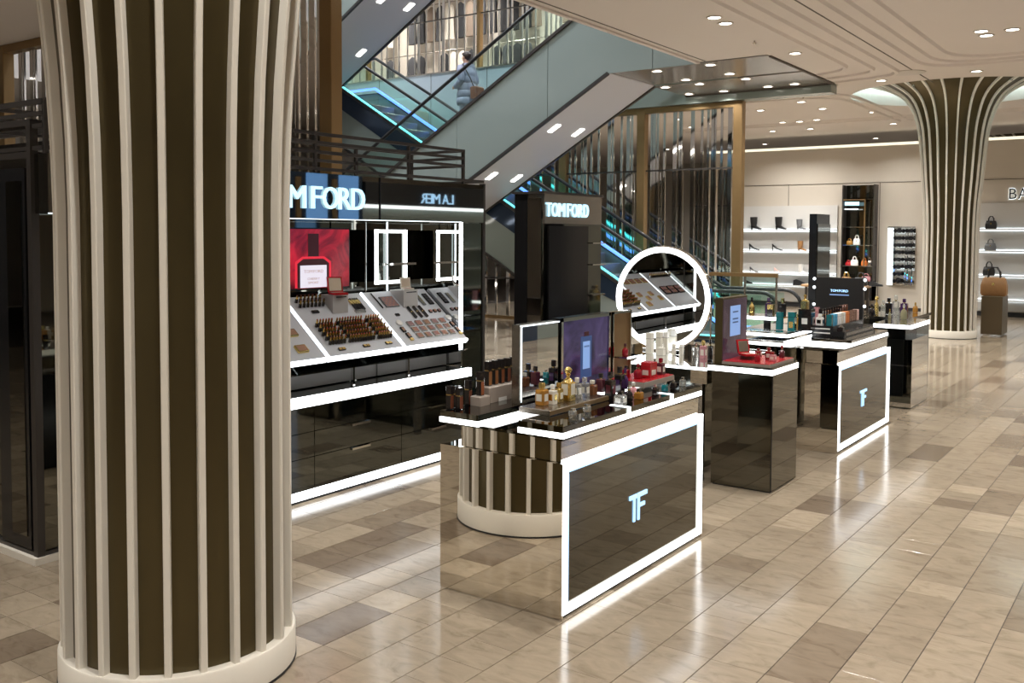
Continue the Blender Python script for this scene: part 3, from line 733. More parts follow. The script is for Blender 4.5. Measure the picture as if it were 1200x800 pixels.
hb = MB(); hb.sphere((0.018, 0, 1.645), 0.092, 0.084, 0.098, 18, 10); hb.sphere((0.085, 0, 1.665), 0.042, 0.042, 0.045, 12, 8); hb.sphere((-0.035, 0, 1.69), 0.062, 0.066, 0.04, 14, 8)
hb.build('hair', hair_m, person, True, True)
hbag = thing('shoulder_bag', 'brown leather bag carried behind the person in the lilac coat', 'bag', (PX+0.345, PY-0.06, PZ+0.70))
b = MB(); b.cbox(-0.085, 0.085, -0.14, 0.14, 0.0, 0.25, 0.02); b.build('body', noise_tint(mat('brown_leather', (0.17, 0.055, 0.022), 0.5), 12, 0.15), hbag, local=True)
MB().cbox(-0.09, 0.09, -0.142, 0.142, 0.15, 0.256, 0.02).build('flap', mat('brown_leather', (0.17, 0.055, 0.022), 0.5), hbag, local=True)
MB().tube([(0, -0.12, 0.25), (-0.06, -0.15, 0.42), (-0.26, -0.16, 0.735), (-0.30, -0.07, 0.775)], 0.012, 6).build('strap', boot_m, hbag, True, True)

# ------------------------------------------------------------------ make-up wall (gondola) behind the column
GX, GB = -5.57, -6.42             # front of the base and the back wall
GY0, GY1 = 3.46, 7.12
g = thing('makeup_wall', 'mirrored make-up wall unit with lit sign, sloping tester trays and lit drawers', 'display', ((GX+GB)/2, (GY0+GY1)/2, 0))
MB().box(GB, GX-0.03, GY0, GY1+0.0, 0.0, 0.03).build('plinth', M['black_matt'], g)
MB().box(GX-0.05, GX, GY0, GY1, 0.03, 0.092).build('base_light', M['led'], g)
MB().box(GB, GX-0.03, GY0, GY1, 0.03, 0.745).build('carcass', M['black'], g)
ys = [GY0, 4.12, 5.13, 6.14, GY1]
for a, c in zip(ys[:-1], ys[1:]):
    for z0, z1 in ((0.097, 0.348), (0.354, 0.548), (0.554, 0.742)):
        dr = MB().box(GX-0.03, GX-0.006, a+0.003, c-0.003, z0, z1).build('drawer', M['smoke_dark'], g)
        if z1 < 0.7:
            mid = (a+c)/2
            MB().box(GX-0.006, GX+0.012, mid-0.105, mid+0.105, z1-0.022, z1-0.004).build('handle', M['chrome'], dr)
MB().box(GB, GX+0.005, GY0, GY1+0.0, 0.745, 0.765).build('counter_slab', M['smoke'], g)
MB().box(GX-0.03, GX+0.012, GY0, GY1-0.01, 0.755, 0.832).build('counter_light', M['led'], g)
MB().box(GB, GX-0.03, GY0, GY1, 0.765, 0.830).build('counter_top', M['smoke_dark'], g)
# recessed storage band between counter and glass shelf
for a, c in zip(ys[:-1], ys[1:]):
    MB().box(GX-0.33, GX-0.30, a+0.01, c-0.01, 0.84, 0.985).build('back_drawer', M['grey_block'], g)
for y in (3.6, 4.65, 5.62, 6.30, 7.05): MB().box(GX-0.10, GX-0.07, y, y+0.02, 0.83, 1.0).build('shelf_post', M['chrome'], g)
b = MB(); b.prism([(GY0, 0), (GY1+0.06, 0), (GY1+0.06, 0)] , 'x', 0, 0) if False else None
MB().prism([(GX-0.5, GY0), (GX-0.02, GY0), (GX-0.02, GY1-0.08), (GX-0.05, GY1+0.0), (GX-0.12, GY1+0.03), (GX-0.5, GY1+0.03)], 'z', 1.0, 1.012).build('glass_shelf', M['glass_dark'], g)
# back wall and mirrored ends
MB().box(GB-0.05, GB, GY0-0.30, 7.50, 0.0, 2.60).build('back_mirror', M['smoke'], g)
MB().box(GB, -5.73, GY1+0.01, GY1+0.03, 0.83, 2.21).build('end_mirror', M['mirror_clear'], g)
MB().box(GB, -5.73, GY0-0.03, GY0-0.01, 0.0, 2.21).build('end_mirror', M['smoke'], g)
for y in (GY1+0.02, GY0-0.02): MB().box(-5.725, -5.70, y-0.010, y+0.010, 1.012, 2.215).build('light_tube', M['led'], g)
pl = MB().box(-5.76, -5.735, GY1+0.045, 7.50, 0.0, 2.21).build('end_pillar', M['smoke_dark'], g)
MB().box(-5.775, -5.72, 7.50, 7.53, 0.0, 2.60).build('corner_post', M['frame'], g)
hd = MB().box(GB, -5.72, 3.10, 7.50, 2.215, 2.585).build('header', M['header'], g)
MB().box(-5.724, -5.716, 3.10, GY1+0.03, 2.214, 2.220).build('header_light', M['led_shelf'], hd)
MB().box(-5.722, -5.712, 6.02, 6.03, 2.22, 2.585).build('header_joint', M['black'], hd)
letters('TOM FORD', (-5.718, 4.684, 2.30), 1.143, 0.178, 'y', hd, M['led_ice'], 0.02, gap=0.07)
# tube frame on top
for z, y1 in ((2.62, 7.52), (2.755, 7.2), (2.83, 7.2), (2.90, 7.2)):
    for x in (-5.74, GB+0.02): MB().tube([(x, 3.1, z), (x, y1, z)], 0.013, sq=True).build('top_rail', M['frame'], g)
    for y in (3.1, y1): MB().tube([(GB+0.02, y, z), (-5.74, y, z)], 0.013, sq=True).build('top_rail', M['frame'], g)
for y in (3.1, 4.2, 5.3, 6.42, 7.2):
    for x in (-5.74, GB+0.02): MB().box(x-0.013, x+0.013, y-0.013, y+0.013, 2.585, 2.913).build('frame_post', M['frame'], g)
# lit rectangular mirror on a pole, with its arm
fr = MB()
for a in ((6.47, 6.50, 1.63, 2.14), (6.87, 6.90, 1.63, 2.14), (6.47, 6.90, 1.63, 1.66), (6.47, 6.90, 2.11, 2.14)): fr.box(-6.21, -6.19, *a)
fo = thing('vanity_mirror', 'upright rectangular mirror with a white light border above the compact tray', 'mirror', (-6.2, 6.68, 1.62))
fr.build('light_border', M['led'], fo)
MB().box(-6.225, -6.21, 6.47, 6.90, 1.63, 2.14).build('glass', M['smoke_dark'], fo)
MB().tube([(-6.19, 6.62, 1.565), (-6.19, 6.62, 2.21)], 0.008, 8).build('pole', M['led_shelf'], fo)
MB().box(-6.19, -6.16, 6.55, 7.0, 1.805, 1.825).build('arm', M['chrome'], fo)
MB().tube([(-6.19, 6.33, 1.565), (-6.19, 6.33, 2.21)], 0.008, 8).build('pole', M['chrome'], fo)
# red screen: glowing perfume picture
def picture(name, c0, c1, scale, es, seed):
    m = bpy.data.materials.new(name); m.use_nodes = True; nt = m.node_tree; bs = nt.nodes['Principled BSDF']
    tc = nt.nodes.new('ShaderNodeTexCoord'); n = nt.nodes.new('ShaderNodeTexNoise'); n.inputs['Scale'].default_value = scale; n.inputs['Detail'].default_value = 6; n.inputs['Distortion'].default_value = 1.6
    mp = nt.nodes.new('ShaderNodeMapping'); mp.inputs['Location'].default_value = (seed, seed*2, seed*3)
    cr = nt.nodes.new('ShaderNodeValToRGB'); e = cr.color_ramp.elements; e[0].position = 0.36; e[0].color = (*c0, 1); e[1].position = 0.72; e[1].color = (*c1, 1)
    nt.links.new(tc.outputs['Object'], mp.inputs[0]); nt.links.new(mp.outputs[0], n.inputs['Vector']); nt.links.new(n.outputs['Fac'], cr.inputs[0])
    bs.inputs['Base Color'].default_value = (0.01, 0.01, 0.01, 1); bs.inputs['Roughness'].default_value = 0.15
    nt.links.new(cr.outputs[0], bs.inputs['Emission Color']); bs.inputs['Emission Strength'].default_value = es
    return m
PIC_RED = picture('red_smoke_picture', (0.045, 0.002, 0.006), (0.75, 0.02, 0.045), 3.2, 0.75, 3)
PIC_PUR = picture('violet_smoke_picture', (0.012, 0.012, 0.035), (0.10, 0.07, 0.19), 3.0, 0.6, 7)
PIC_MAU = picture('mauve_picture', (0.05, 0.028, 0.045), (0.12, 0.07, 0.11), 3.0, 0.6, 2)
P_RED = mat('print_red', (0.2, 0, 0), 0.3, emit=(0.85, 0.03, 0.06), es=0.8)
P_DARK = mat('print_dark', (0.01, 0.01, 0.01), 0.3, emit=(0.03, 0.004, 0.006), es=1)
P_LAB = mat('print_label', (0.3, 0.3, 0.3), 0.4, emit=(0.78, 0.74, 0.86), es=0.85)
P_GOLD = mat('print_gold', (0.2, 0.15, 0.1), 0.4, emit=(0.45, 0.30, 0.28), es=0.8)
P_BLU = mat('print_blue', (0.1, 0.2, 0.3), 0.4, emit=(0.22, 0.34, 0.66), es=0.8)
P_NAVY = mat('print_navy', (0.01, 0.02, 0.04), 0.4, emit=(0.03, 0.06, 0.16), es=0.9)
sc = thing('advert_screen', 'glowing red screen with a perfume bottle picture on the make-up wall', 'screen', (-6.13, 5.6, 1.60))
MB().box(-6.16, -6.12, 5.10, 6.06, 1.62, 2.15).build('bezel', M['black'], sc)
MB().box(-6.12, -6.118, 5.115, 6.048, 1.635, 2.138).build('picture', PIC_RED, sc)
pb = MB(); pb.prism([(5.42, 1.64), (5.83, 1.64), (5.83, 1.86), (5.75, 1.905), (5.50, 1.905), (5.42, 1.86)], 'x', -6.118, -6.1165); pb.build('bottle_print', P_RED, sc)
MB().prism([(5.445, 1.64), (5.805, 1.64), (5.805, 1.845), (5.74, 1.885), (5.51, 1.885), (5.445, 1.845)], 'x', -6.117, -6.1150).build('bottle_shade', P_DARK, sc)
MB().box(-6.117, -6.1145, 5.565, 5.685, 1.905, 2.10).build('cap_print', P_DARK, sc)
lb = MB().box(-6.1155, -6.1135, 5.475, 5.775, 1.64, 1.83).build('label_print', P_LAB, sc)
letters('TOM FORD', (-6.1135, 5.515, 1.765), 0.22, 0.026, 'y', sc, P_GOLD, 0.001)
letters('CHERRY', (-6.1135, 5.555, 1.705), 0.14, 0.02, 'y', sc, P_GOLD, 0.001)
letters('SMOKE', (-6.1135, 5.56, 1.672), 0.12, 0.02, 'y', sc, P_GOLD, 0.001)

# sloping tester trays
EV = Vector((-0.7705, 0, 0.6374)); NV = Vector((0.6374, 0, 0.7705)); OV = Vector((-5.6, 0, 1.11))
TM = Matrix(((0, EV.x, NV.x), (1, EV.y, NV.y), (0, EV.z, NV.z)))
def on_tray(a, b2, h=0.0): return OV+Vector((0, a, 0))+EV*b2+NV*h
TROT = TM.to_euler()
tray_lab = ['tester tray of dark palettes at the shaded end of the make-up wall', 'grey tester tray of gold compacts half hidden by the column', 'grey tester tray full of gold and black lipsticks', 'grey tester tray of open compacts beside the light tube']
for (a, c), lb_ in zip(((3.51, 4.39), (4.41, 5.29), (5.31, 6.20), (6.22, 7.10)), tray_lab):
    t = thing('tester_tray', lb_, 'tray', on_tray((a+c)/2, 0.36, -0.03), 'sloping tester trays'); t.rotation_euler = TROT
    w = c-a
    MB().cbox(-w/2, w/2, -0.355, 0.355, 0.0, 0.03, 0.003).build('board', M['grey'], t, local=True)
    MB().box(-w/2, w/2, -0.372, -0.355, -0.01, 0.032).build('front_light', M['led'], t, local=True)
    MB().box(-w/2, -w/2+0.016, -0.355, 0.355, 0.003, 0.034).build('side_light', M['led_soft'], t, local=True)
    MB().box(-w/2+0.02, w/2-0.02, -0.33, 0.34, -0.025, 0.0).build('underside', M['black'], t, local=True)
def place(o, a, b2, h=0.002): o.location = on_tray(a, b2, h); o.rotation_euler = TROT; return o
# lipsticks: black case, gold collar, coloured bullet
bul = [mat('lip_red', (0.42, 0.03, 0.03), 0.4), mat('lip_rose', (0.45, 0.14, 0.13), 0.4), mat('lip_nude', (0.40, 0.22, 0.15), 0.4), mat('lip_plum', (0.14, 0.02, 0.04), 0.4)]
shade = ['red', 'rose', 'nude', 'plum']
lip = []
for m in bul:
    b = MB(); b.cbox(-0.0095, 0.0095, -0.0095, 0.0095, 0, 0.034, 0.001); b.c = 1; b.lathe([(0.0082, 0.034), (0.0082, 0.062)], 8); b.c = 2; b.lathe([(0.0055, 0.062), (0.0055, 0.066), (0.003, 0.071)], 8)
    lip.append(b.mesh('lipstick', [M['blackglass'], M['goldmetal'], m]))
def lipstick(a, b2, k, label, group):
    o = bpy.data.objects.new('lipstick', lip[k]); COL.objects.link(o); tag(o, label, 'lipstick', group)
    o.location = on_tray(a, b2, 0.008); o.rotation_euler = (0, R(14), 0); return o
for blk, (a0, a1, n, nm) in enumerate(((5.41, 5.572, 6, 'edge-light block'), (5.633, 5.915, 10, 'middle block'), (5.977, 6.128, 6, 'tray-side block'))):
    for r in range(5):
        for k in range(n):
            s = RND.choice((0, 0, 1, 1, 2, 3)) if r < 4 else RND.choice((0, 2))
            lipstick(a0+(a1-a0)*k/(n-1), 0.128+0.052*r, s, '%s lipstick, %s from compact tray, %s row from lit edge, %s' % (shade[s], ORD[n-1-k], ORD[r], nm), 'lipsticks in the '+nm)
for k in range(7): 
    for r in range(2): lipstick(5.40+0.043*k, 0.575+0.06*r, 3, 'plum lipstick, %s from the grey riser in the %s of the back rows' % (ORD[6-k], ('front', 'rear')[r]), 'lipsticks in the back rows')
def flat(name, label, cat, a, b2, w, d, h, m, group=None, inner=None, cham=0.002):
    t = thing(name, label, cat, group=group); place(t, a, b2)
    MB().cbox(-w/2, w/2, -d/2, d/2, 0, h, cham).build('case', m, t, local=True)
    if inner:
        for (x0, x1, y0, y1, mm) in inner: MB().box(x0, x1, y0, y1, h*0.5, h+0.0012).build('pan', mm, t, local=True)
    return t
pan = [mat('powder_rose', (0.40, 0.19, 0.15), 0.7), mat('powder_tan', (0.36, 0.20, 0.13), 0.7), mat('powder_mauve', (0.30, 0.17, 0.17), 0.7)]
for a in (5.50, 5.784, 6.057):
    flat('sample_dish', 'small black and gold sample dish before the %s lipstick block' % {5.50: 'edge light', 5.784: 'wide middle', 6.057: 'compact tray side'}[a], 'dish', a, 0.068, 0.075, 0.030, 0.012, M['blackglass'], 'sample dishes on the lipstick tray', [(-0.033, -0.004, -0.012, 0.012, M['goldmetal']), (0.004, 0.033, -0.012, 0.012, M['goldmetal'])])
flat('sample_dish', 'small black sample dish before the back lipstick rows', 'dish', 5.53, 0.515, 0.075, 0.032, 0.012, M['blackglass'])
for k in range(5):
    t = flat('lip_pencil', 'slim gold and black pencil, %s from the grey riser with the red compact' % ORD[k], 'pencil', 6.0+0.027*k, 0.57, 0.012, 0.15, 0.012, M['blackglass'], 'pencils on the lipstick tray')
    MB().box(-0.0065, 0.0065, 0.0, 0.05, 0.0, 0.0128).build('gold_band', M['goldmetal'], t, local=True)
flat('gloss_palette', 'pale palette lying at the foot of the pencil fan', 'palette', 6.03, 0.475, 0.12, 0.035, 0.012, M['steel'])
def riser(a0, a1, label):
    t = thing('grey_riser', label, 'riser', on_tray((a0+a1)/2, 0.58))
    x0, x1 = on_tray(0, 0.70).x, on_tray(0, 0.475).x; zb_ = on_tray(0, 0.475).z; zt_ = on_tray(0, 0.70).z
    MB().prism([(x1, zb_+0.004), (x1, zt_+0.02), (x0, zt_+0.02), (x0, zt_+0.004)], 'y', a0, a1).build('block', M['grey_block'], t)
    MB().box(x1, x1+0.002, a0+0.04, a1-0.02, zt_-0.005, zt_+0.005).build('name_strip', M['black'], t)
    return x0, x1, zt_+0.02
def open_compact(x, y, z, m, label, s=1.0, rz=0.0):
    t = thing('open_compact', label, 'compact', (x, y, z+0.001)); t.rotation_euler = (0, 0, rz)
    MB().cbox(-0.05*s, 0.05*s, -0.05*s, 0.05*s, 0, 0.014*s, 0.003).build('base', m, t, local=True)
    MB().box(-0.038*s, 0.038*s, -0.038*s, 0.038*s, 0.0125*s, 0.0150*s).build('powder', pan[0], t, local=True)
    c, s_ = math.cos(R(105)), math.sin(R(105)); L = 0.10*s; T_ = 0.012*s; x0, z0 = -0.05*s, 0.014*s
    MB().prism([(x0, z0), (x0+L*c, z0+L*s_), (x0+L*c-T_*s_, z0+L*s_+T_*c), (x0-T_*s_, z0+T_*c)], 'y', -0.05*s, 0.05*s).build('lid', m, t, local=True)
    e = 0.0015; MB().prism([(x0+0.012*c+e, z0+0.012*s_), (x0+(L-0.012)*c+e, z0+(L-0.012)*s_), (x0+(L-0.012)*c, z0+(L-0.012)*s_), (x0+0.012*c, z0+0.012*s_)], 'y', -0.04*s, 0.04*s).build('mirror', M['mirror_clear'], t, local=True)
x0, x1, z = riser(5.705, 5.885, 'wedge-shaped grey riser carrying the open red compact')
open_compact((x0+x1)/2+0.075, 5.78, z, M['red'], 'open red compact with mirror lid on the lipstick tray riser', 1.35, R(-25))
x0, x1, z = riser(6.60, 6.80, 'wedge-shaped grey riser carrying the open beige compact')
open_compact((x0+x1)/2+0.02, 6.73, z, M['cream'], 'open beige compact with mirror lid on the compact tray riser', 1.0, R(-30))
flat('brow_pencil', 'single black pencil lying on the compact tray', 'pencil', 6.333, 0.59, 0.010, 0.20, 0.010, M['blackglass'])
def grid(nx, ny, w, d, m): return [(-w/2+w*(i+0.1)/nx, -w/2+w*(i+0.9)/nx, -d/2+d*(j+0.1)/ny, -d/2+d*(j+0.9)/ny, m[(i+j) % len(m)]) for i in range(nx) for j in range(ny)]
flat('shade_palette', 'mauve eyeshadow palette of many small pans on the compact tray', 'palette', 6.475, 0.565, 0.175, 0.14, 0.010, M['greyleather'], None, grid(6, 5, 0.16, 0.125, pan[2:]+pan[:1]))
flat('slim_palette', 'slim dark green palette beside the beige compact riser', 'palette', 6.905, 0.555, 0.045, 0.14, 0.012, M['greyleather'], None, grid(1, 4, 0.035, 0.12, [M['oliveglass']]))
flat('slim_palette', 'slim black palette near the end mirror', 'palette', 7.015, 0.56, 0.065, 0.15, 0.012, M['black'], None, grid(2, 4, 0.05, 0.13, [gm[1]]))
for k in range(3):
    flat('mascara', 'black mascara tube with gold band, %s from the three pots' % ORD[2-k], 'mascara', 6.645+0.078*k, 0.40, 0.022, 0.15, 0.02, M['blackglass'], 'mascaras on the compact tray', [(-0.0115, 0.0115, -0.005, 0.008, M['goldmetal'])])
    flat('cream_pot', 'small round-cornered pot, %s from the mascaras' % ORD[k], 'pot', 6.906+0.063*k, 0.395, 0.042, 0.042, 0.016, M['blackglass'], 'pots on the compact tray', [(-0.014, 0.014, -0.014, 0.014, pan[k])], 0.008)
for r in range(3):
    for k in range(5):
        flat('powder_compact', 'open square compact, %s from the light tube, %s row from the lit edge' % (ORD[4-k], ORD[r]), 'compact', 6.505+0.113*k, 0.108+0.077*r, 0.076, 0.060, 0.012, M['steel'], 'compacts in the grid', [(-0.032, -0.002, -0.024, 0.024, pan[(r+k) % 3]), (0.002, 0.032, -0.024, 0.024, pan[(r*2+k+1) % 3])])
for a, nm in ((6.374, 'beside the tray edge light'), (7.071, 'beside the light tube')):
    t = thing('powder_puff', 'round white powder puff '+nm, 'puff'); place(t, a, 0.285)
    MB().lathe([(0.028, 0), (0.034, 0.006), (0.034, 0.014), (0.026, 0.020)], 16).build('pad', M['white'], t, True, True)
    for k in range(2):
        flat('brush_case', ('upper' if k == 0 else 'lower')+' black powder case below the puff '+nm, 'case', a-0.02+0.01*k, 0.20-0.075*k, 0.042, 0.062, 0.014, M['black'], 'cases below the puff '+nm, [(-0.015, 0.015, -0.02, 0.02, pan[1])])
    flat('sample_dish', 'gold sample dish '+nm+' at the front of the compact tray', 'dish', a-0.01, 0.075, 0.04, 0.028, 0.014, M['goldmetal'])
flat('sample_dish', 'small black sample dish above the compact grid', 'dish', 6.44, 0.39, 0.05, 0.03, 0.012, M['blackglass'])
# the tray half hidden by the column
for k, (a, b2, w) in enumerate(((5.12, 0.30, 0.10), (4.95, 0.22, 0.09), (4.76, 0.30, 0.10), (4.60, 0.20, 0.09), (5.10, 0.12, 0.11))):
    t = thing('gold_compact', 'gold compact on the tray half hidden by the column', 'compact', group='gold compacts'); place(t, a, b2)
    MB().cbox(-w/2, w/2, -0.04, 0.04, 0, 0.018, 0.004).build('base', M['goldmetal'], t, local=True)
    MB().box(-w/2+0.01, w/2-0.01, -0.03, 0.03, 0.016, 0.019).build('powder', pan[1], t, local=True)
for k in range(4):
    flat('gold_palette', 'long gold palette, %s from the lipstick tray at the back of the half hidden tray' % ORD[3-k], 'palette', 4.55+0.19*k, 0.56, 0.14, 0.09, 0.012, M['goldmetal'], 'gold palettes', grid(3, 2, 0.12, 0.075, pan))
for k in range(3):
    flat('dark_palette', 'wide black palette, %s from the framed tower' % ORD[k], 'palette', 3.72+0.24*k, 0.33, 0.20, 0.16, 0.014, M['black'], 'dark palettes', grid(3, 2, 0.18, 0.14, pan))
for k in range(14): lipstick(3.58+0.056*k, 0.60, 3, 'plum lipstick, %s from the framed tower at the shaded end' % ORD[k], 'lipsticks at the shaded end')

# framed end of the make-up wall, left of the column
e = thing('display_tower', 'dark framed glass tower at the end of the make-up wall', 'display', (-6.4, 3.25, 0))
for x, y in ((-5.9, 3.10), (-7.0, 3.10), (-5.9, 3.40), (-7.0, 3.40)): MB().box(x-0.025, x+0.025, y-0.025, y+0.025, 0.0, 2.80).build('post', M['frame'], e)
for z in (0.05, 2.58, 2.78):
    for y in (3.10, 3.40): MB().box(-7.0, -5.9, y-0.02, y+0.02, z-0.02, z+0.02).build('rail', M['frame'], e)
    for x in (-7.0, -5.9): MB().box(x-0.02, x+0.02, 3.10, 3.40, z-0.02, z+0.02).build('rail', M['frame'], e)
for z in (2.66, 2.93): MB().box(-7.6, -5.75, 3.17, 3.19, z-0.012, z+0.012).build('cross_bar', M['frame'], e)
MB().box(-6.97, -5.93, 3.105, 3.115, 0.08, 2.55).build('glass_panel', M['smoke'], e)
MB().box(-6.32, -5.95, 3.075, 3.104, 0.08, 2.50).build('black_frame', M['black'], e)
MB().box(-6.17, -5.99, 3.068, 3.076, 0.16, 2.42).build('tinted_panel', M['smoke'], e)
MB().box(-5.895, -5.885, 3.13, 3.37, 0.08, 2.55).build('glass_panel', M['smoke'], e)
MB().box(-5.885, -5.87, 3.44, 3.46, 0.08, 2.2).build('edge_strip', M['frame'], e)
MB().box(-6.97, -5.86, 3.05, 3.42, 0.0, 0.045).build('foot_plinth', M['rib2'], e)
MB().box(-7.6, -7.05, 3.3, 3.4, 0.0, 2.55).build('side_board', M['brass'], e)

# ------------------------------------------------------------------ second sign unit along the wall row
h = thing('sign_unit', 'free-standing dark mirrored unit with lit sign behind the round mirror', 'display', (-6.1, 9.2, 0))
MB().box(-6.10, -5.72, 8.58, 9.80, 0.0, 2.22).build('body', M['smoke_dark'], h)
hd2 = MB().box(-6.10, -5.715, 8.58, 9.80, 2.222, 2.545).build('header', M['steel'], h)
letters('TOM FORD', (-5.713, 8.60, 2.30), 0.875, 0.15, 'y', hd2, M['led_ice'], 0.02, gap=0.17)
MB().box(-5.93, -5.73, 8.57, 8.58, 0.05, 2.5).build('side_mirror', M['mirror_clear'], h)
MB().box(-6.10, -5.935, 8.565, 8.58, 0.05, 2.545).build('side_panel', M['black'], h)
MB().box(-5.718, -5.69, 8.64, 9.46, 0.85, 2.20).build('screen_panel', M['black'], h)
for z in (1.0, 1.4, 1.75, 2.0): MB().box(-5.72, -5.65, 9.50, 9.79, z, z+0.012).build('shelf', M['chrome'], h)
MB().box(-6.13, -5.70, 8.55, 9.82, 2.545, 2.57).build('cap', M['frame'], h)

# ------------------------------------------------------------------ counters
XF, XB = -2.728, -3.591
def edge_lights(t, x0, x1, y0, y1, z0, z1, m='led', sides='-y+x', d=0.006):
    if '-y' in sides: MB().box(x0, x1, y0-d, y0, z0, z1).build('edge_light', M[m], t)
    if '+x' in sides: MB().box(x1, x1+d, y0-d, y1, z0, z1).build('edge_light', M[m], t)
    if '-x' in sides: MB().box(x0-d, x0, y0, y1, z0, z1).build('edge_light', M[m], t)
    if '+y' in sides: MB().box(x0, x1, y1, y1+d, z0, z1).build('edge_light', M[m], t)
def counter(Y0, Y1, label):
    t = thing('display_counter', label, 'counter', ((XF+XB)/2, (Y0+Y1)/2, 0), 'lit display counters')
    MB().box(XB+0.02, XF-0.03, Y0+0.02, Y1-0.02, 0.02, 0.85).build('carcass', M['black'], t)
    MB().box(XB, XF-0.004, Y0, Y0+0.012, 0.004, 0.862).build('side_mirror', M['mirror'], t)
    MB().box(XB, XF-0.004, Y1-0.012, Y1, 0.004, 0.862).build('side_mirror', M['mirror'], t)
    MB().box(XB+0.005, XF-0.02, Y0+0.012, Y1-0.012, 0.845, 0.858).build('ledge', M['mirror_clear'], t)
    fp = MB().box(XF-0.03, XF-0.012, Y0+0.005, Y1-0.005, 0.02, 0.86).build('front_panel', M['smoke'], t)
    w = 0.047; wt = 0.036
    for a in ((Y0+0.004, Y0+0.004+w, 0.028, 0.862), (Y1-0.004-w, Y1-0.004, 0.028, 0.862), (Y0+w, Y1-w, 0.028, 0.028+w), (Y0+w, Y1-w, 0.862-wt, 0.862)):
        MB().box(XF-0.012, XF, *a).build('frame_light', M['led'], fp)
    MB().box(XF-0.02, XF, Y0+0.004, Y1-0.004, 0.858, 0.866).build('top_light', M['led'], fp)
    MB().box(XF-0.013, XF-0.002, Y0+w+0.004, Y1-w-0.004, 0.862-wt-0.018, 0.862-wt-0.004).build('frame_glow', M['led_blue'], fp)
    MB().box(XF-0.013, XF-0.002, Y0+w+0.004, Y0+w+0.016, 0.028+w, 0.80).build('frame_glow', M['led_blue'], fp)
    MB().box(XF-0.10, XF-0.03, Y0+0.02, Y1-0.02, 0.0, 0.02).build('foot', M['black_matt'], t)
    c = Y0+0.88
    lg = MB(); lg.box(XF-0.012, XF-0.004, c-0.115, c-0.022, 0.488, 0.513); lg.box(XF-0.012, XF-0.004, c-0.066, c-0.044, 0.346, 0.488)
    lg.build('letter', M['logo'], fp)
    lg = MB(); lg.box(XF-0.012, XF-0.004, c-0.010, c+0.11, 0.488, 0.513); lg.box(XF-0.012, XF-0.004, c-0.010, c+0.012, 0.346, 0.488); lg.box(XF-0.012, XF-0.004, c+0.012, c+0.08, 0.424, 0.447)
    lg.build('letter', M['logo'], fp)
    MB().box(-3.45, -2.757, Y0+0.022, Y1-0.03, 0.858, 0.985).build('upper_block', M['mirror'], t)
    MB().box(-3.58, -2.74, Y0+0.01, Y1-0.01, 0.985, 1.0).build('worktop', M['smoke'], t)
    return t
cA = counter(4.296, 6.10, 'lit display counter with the mirrored side reflecting the fluted column')
cC = counter(9.22, 11.10, 'lit display counter loaded with teal bottles and coloured cartons')

def shelf_tray(t, x0, x1, y0, y1, z0, z1, m='smoke', sides='-y+x', led='led', lh=0.03):
    MB().box(x0, x1, y0, y1, z0+0.002, z1).build('tray', M[m], t)
    edge_lights(t, x0, x1, y0, y1, z0, z0+lh, led, sides)
# ---- front counter
shelf_tray(cA, -3.03, -2.736, 4.30, 6.07, 1.0, 1.066, 'smoke')
for y in (5.02, 5.60): MB().box(-2.86, -2.728, y, y+0.028, 1.03, 1.069).build('joint_light', M['led_soft'], cA)
shelf_tray(cA, -3.58, -3.30, 4.28, 6.09, 1.0, 1.066, 'smoke')
st = thing('bottle_tray', 'low steel tray holding gold and clear bottles on the front counter', 'tray', (-3.05, 4.8, 1.067))
MB().cbox(-3.17, -2.95, 4.50, 5.16, 1.0675, 1.10, 0.004).build('slab', M['steel'], st)
MB().box(-2.95, -2.945, 4.50, 5.16, 1.072, 1.096).build('edge', M['gold'], st)

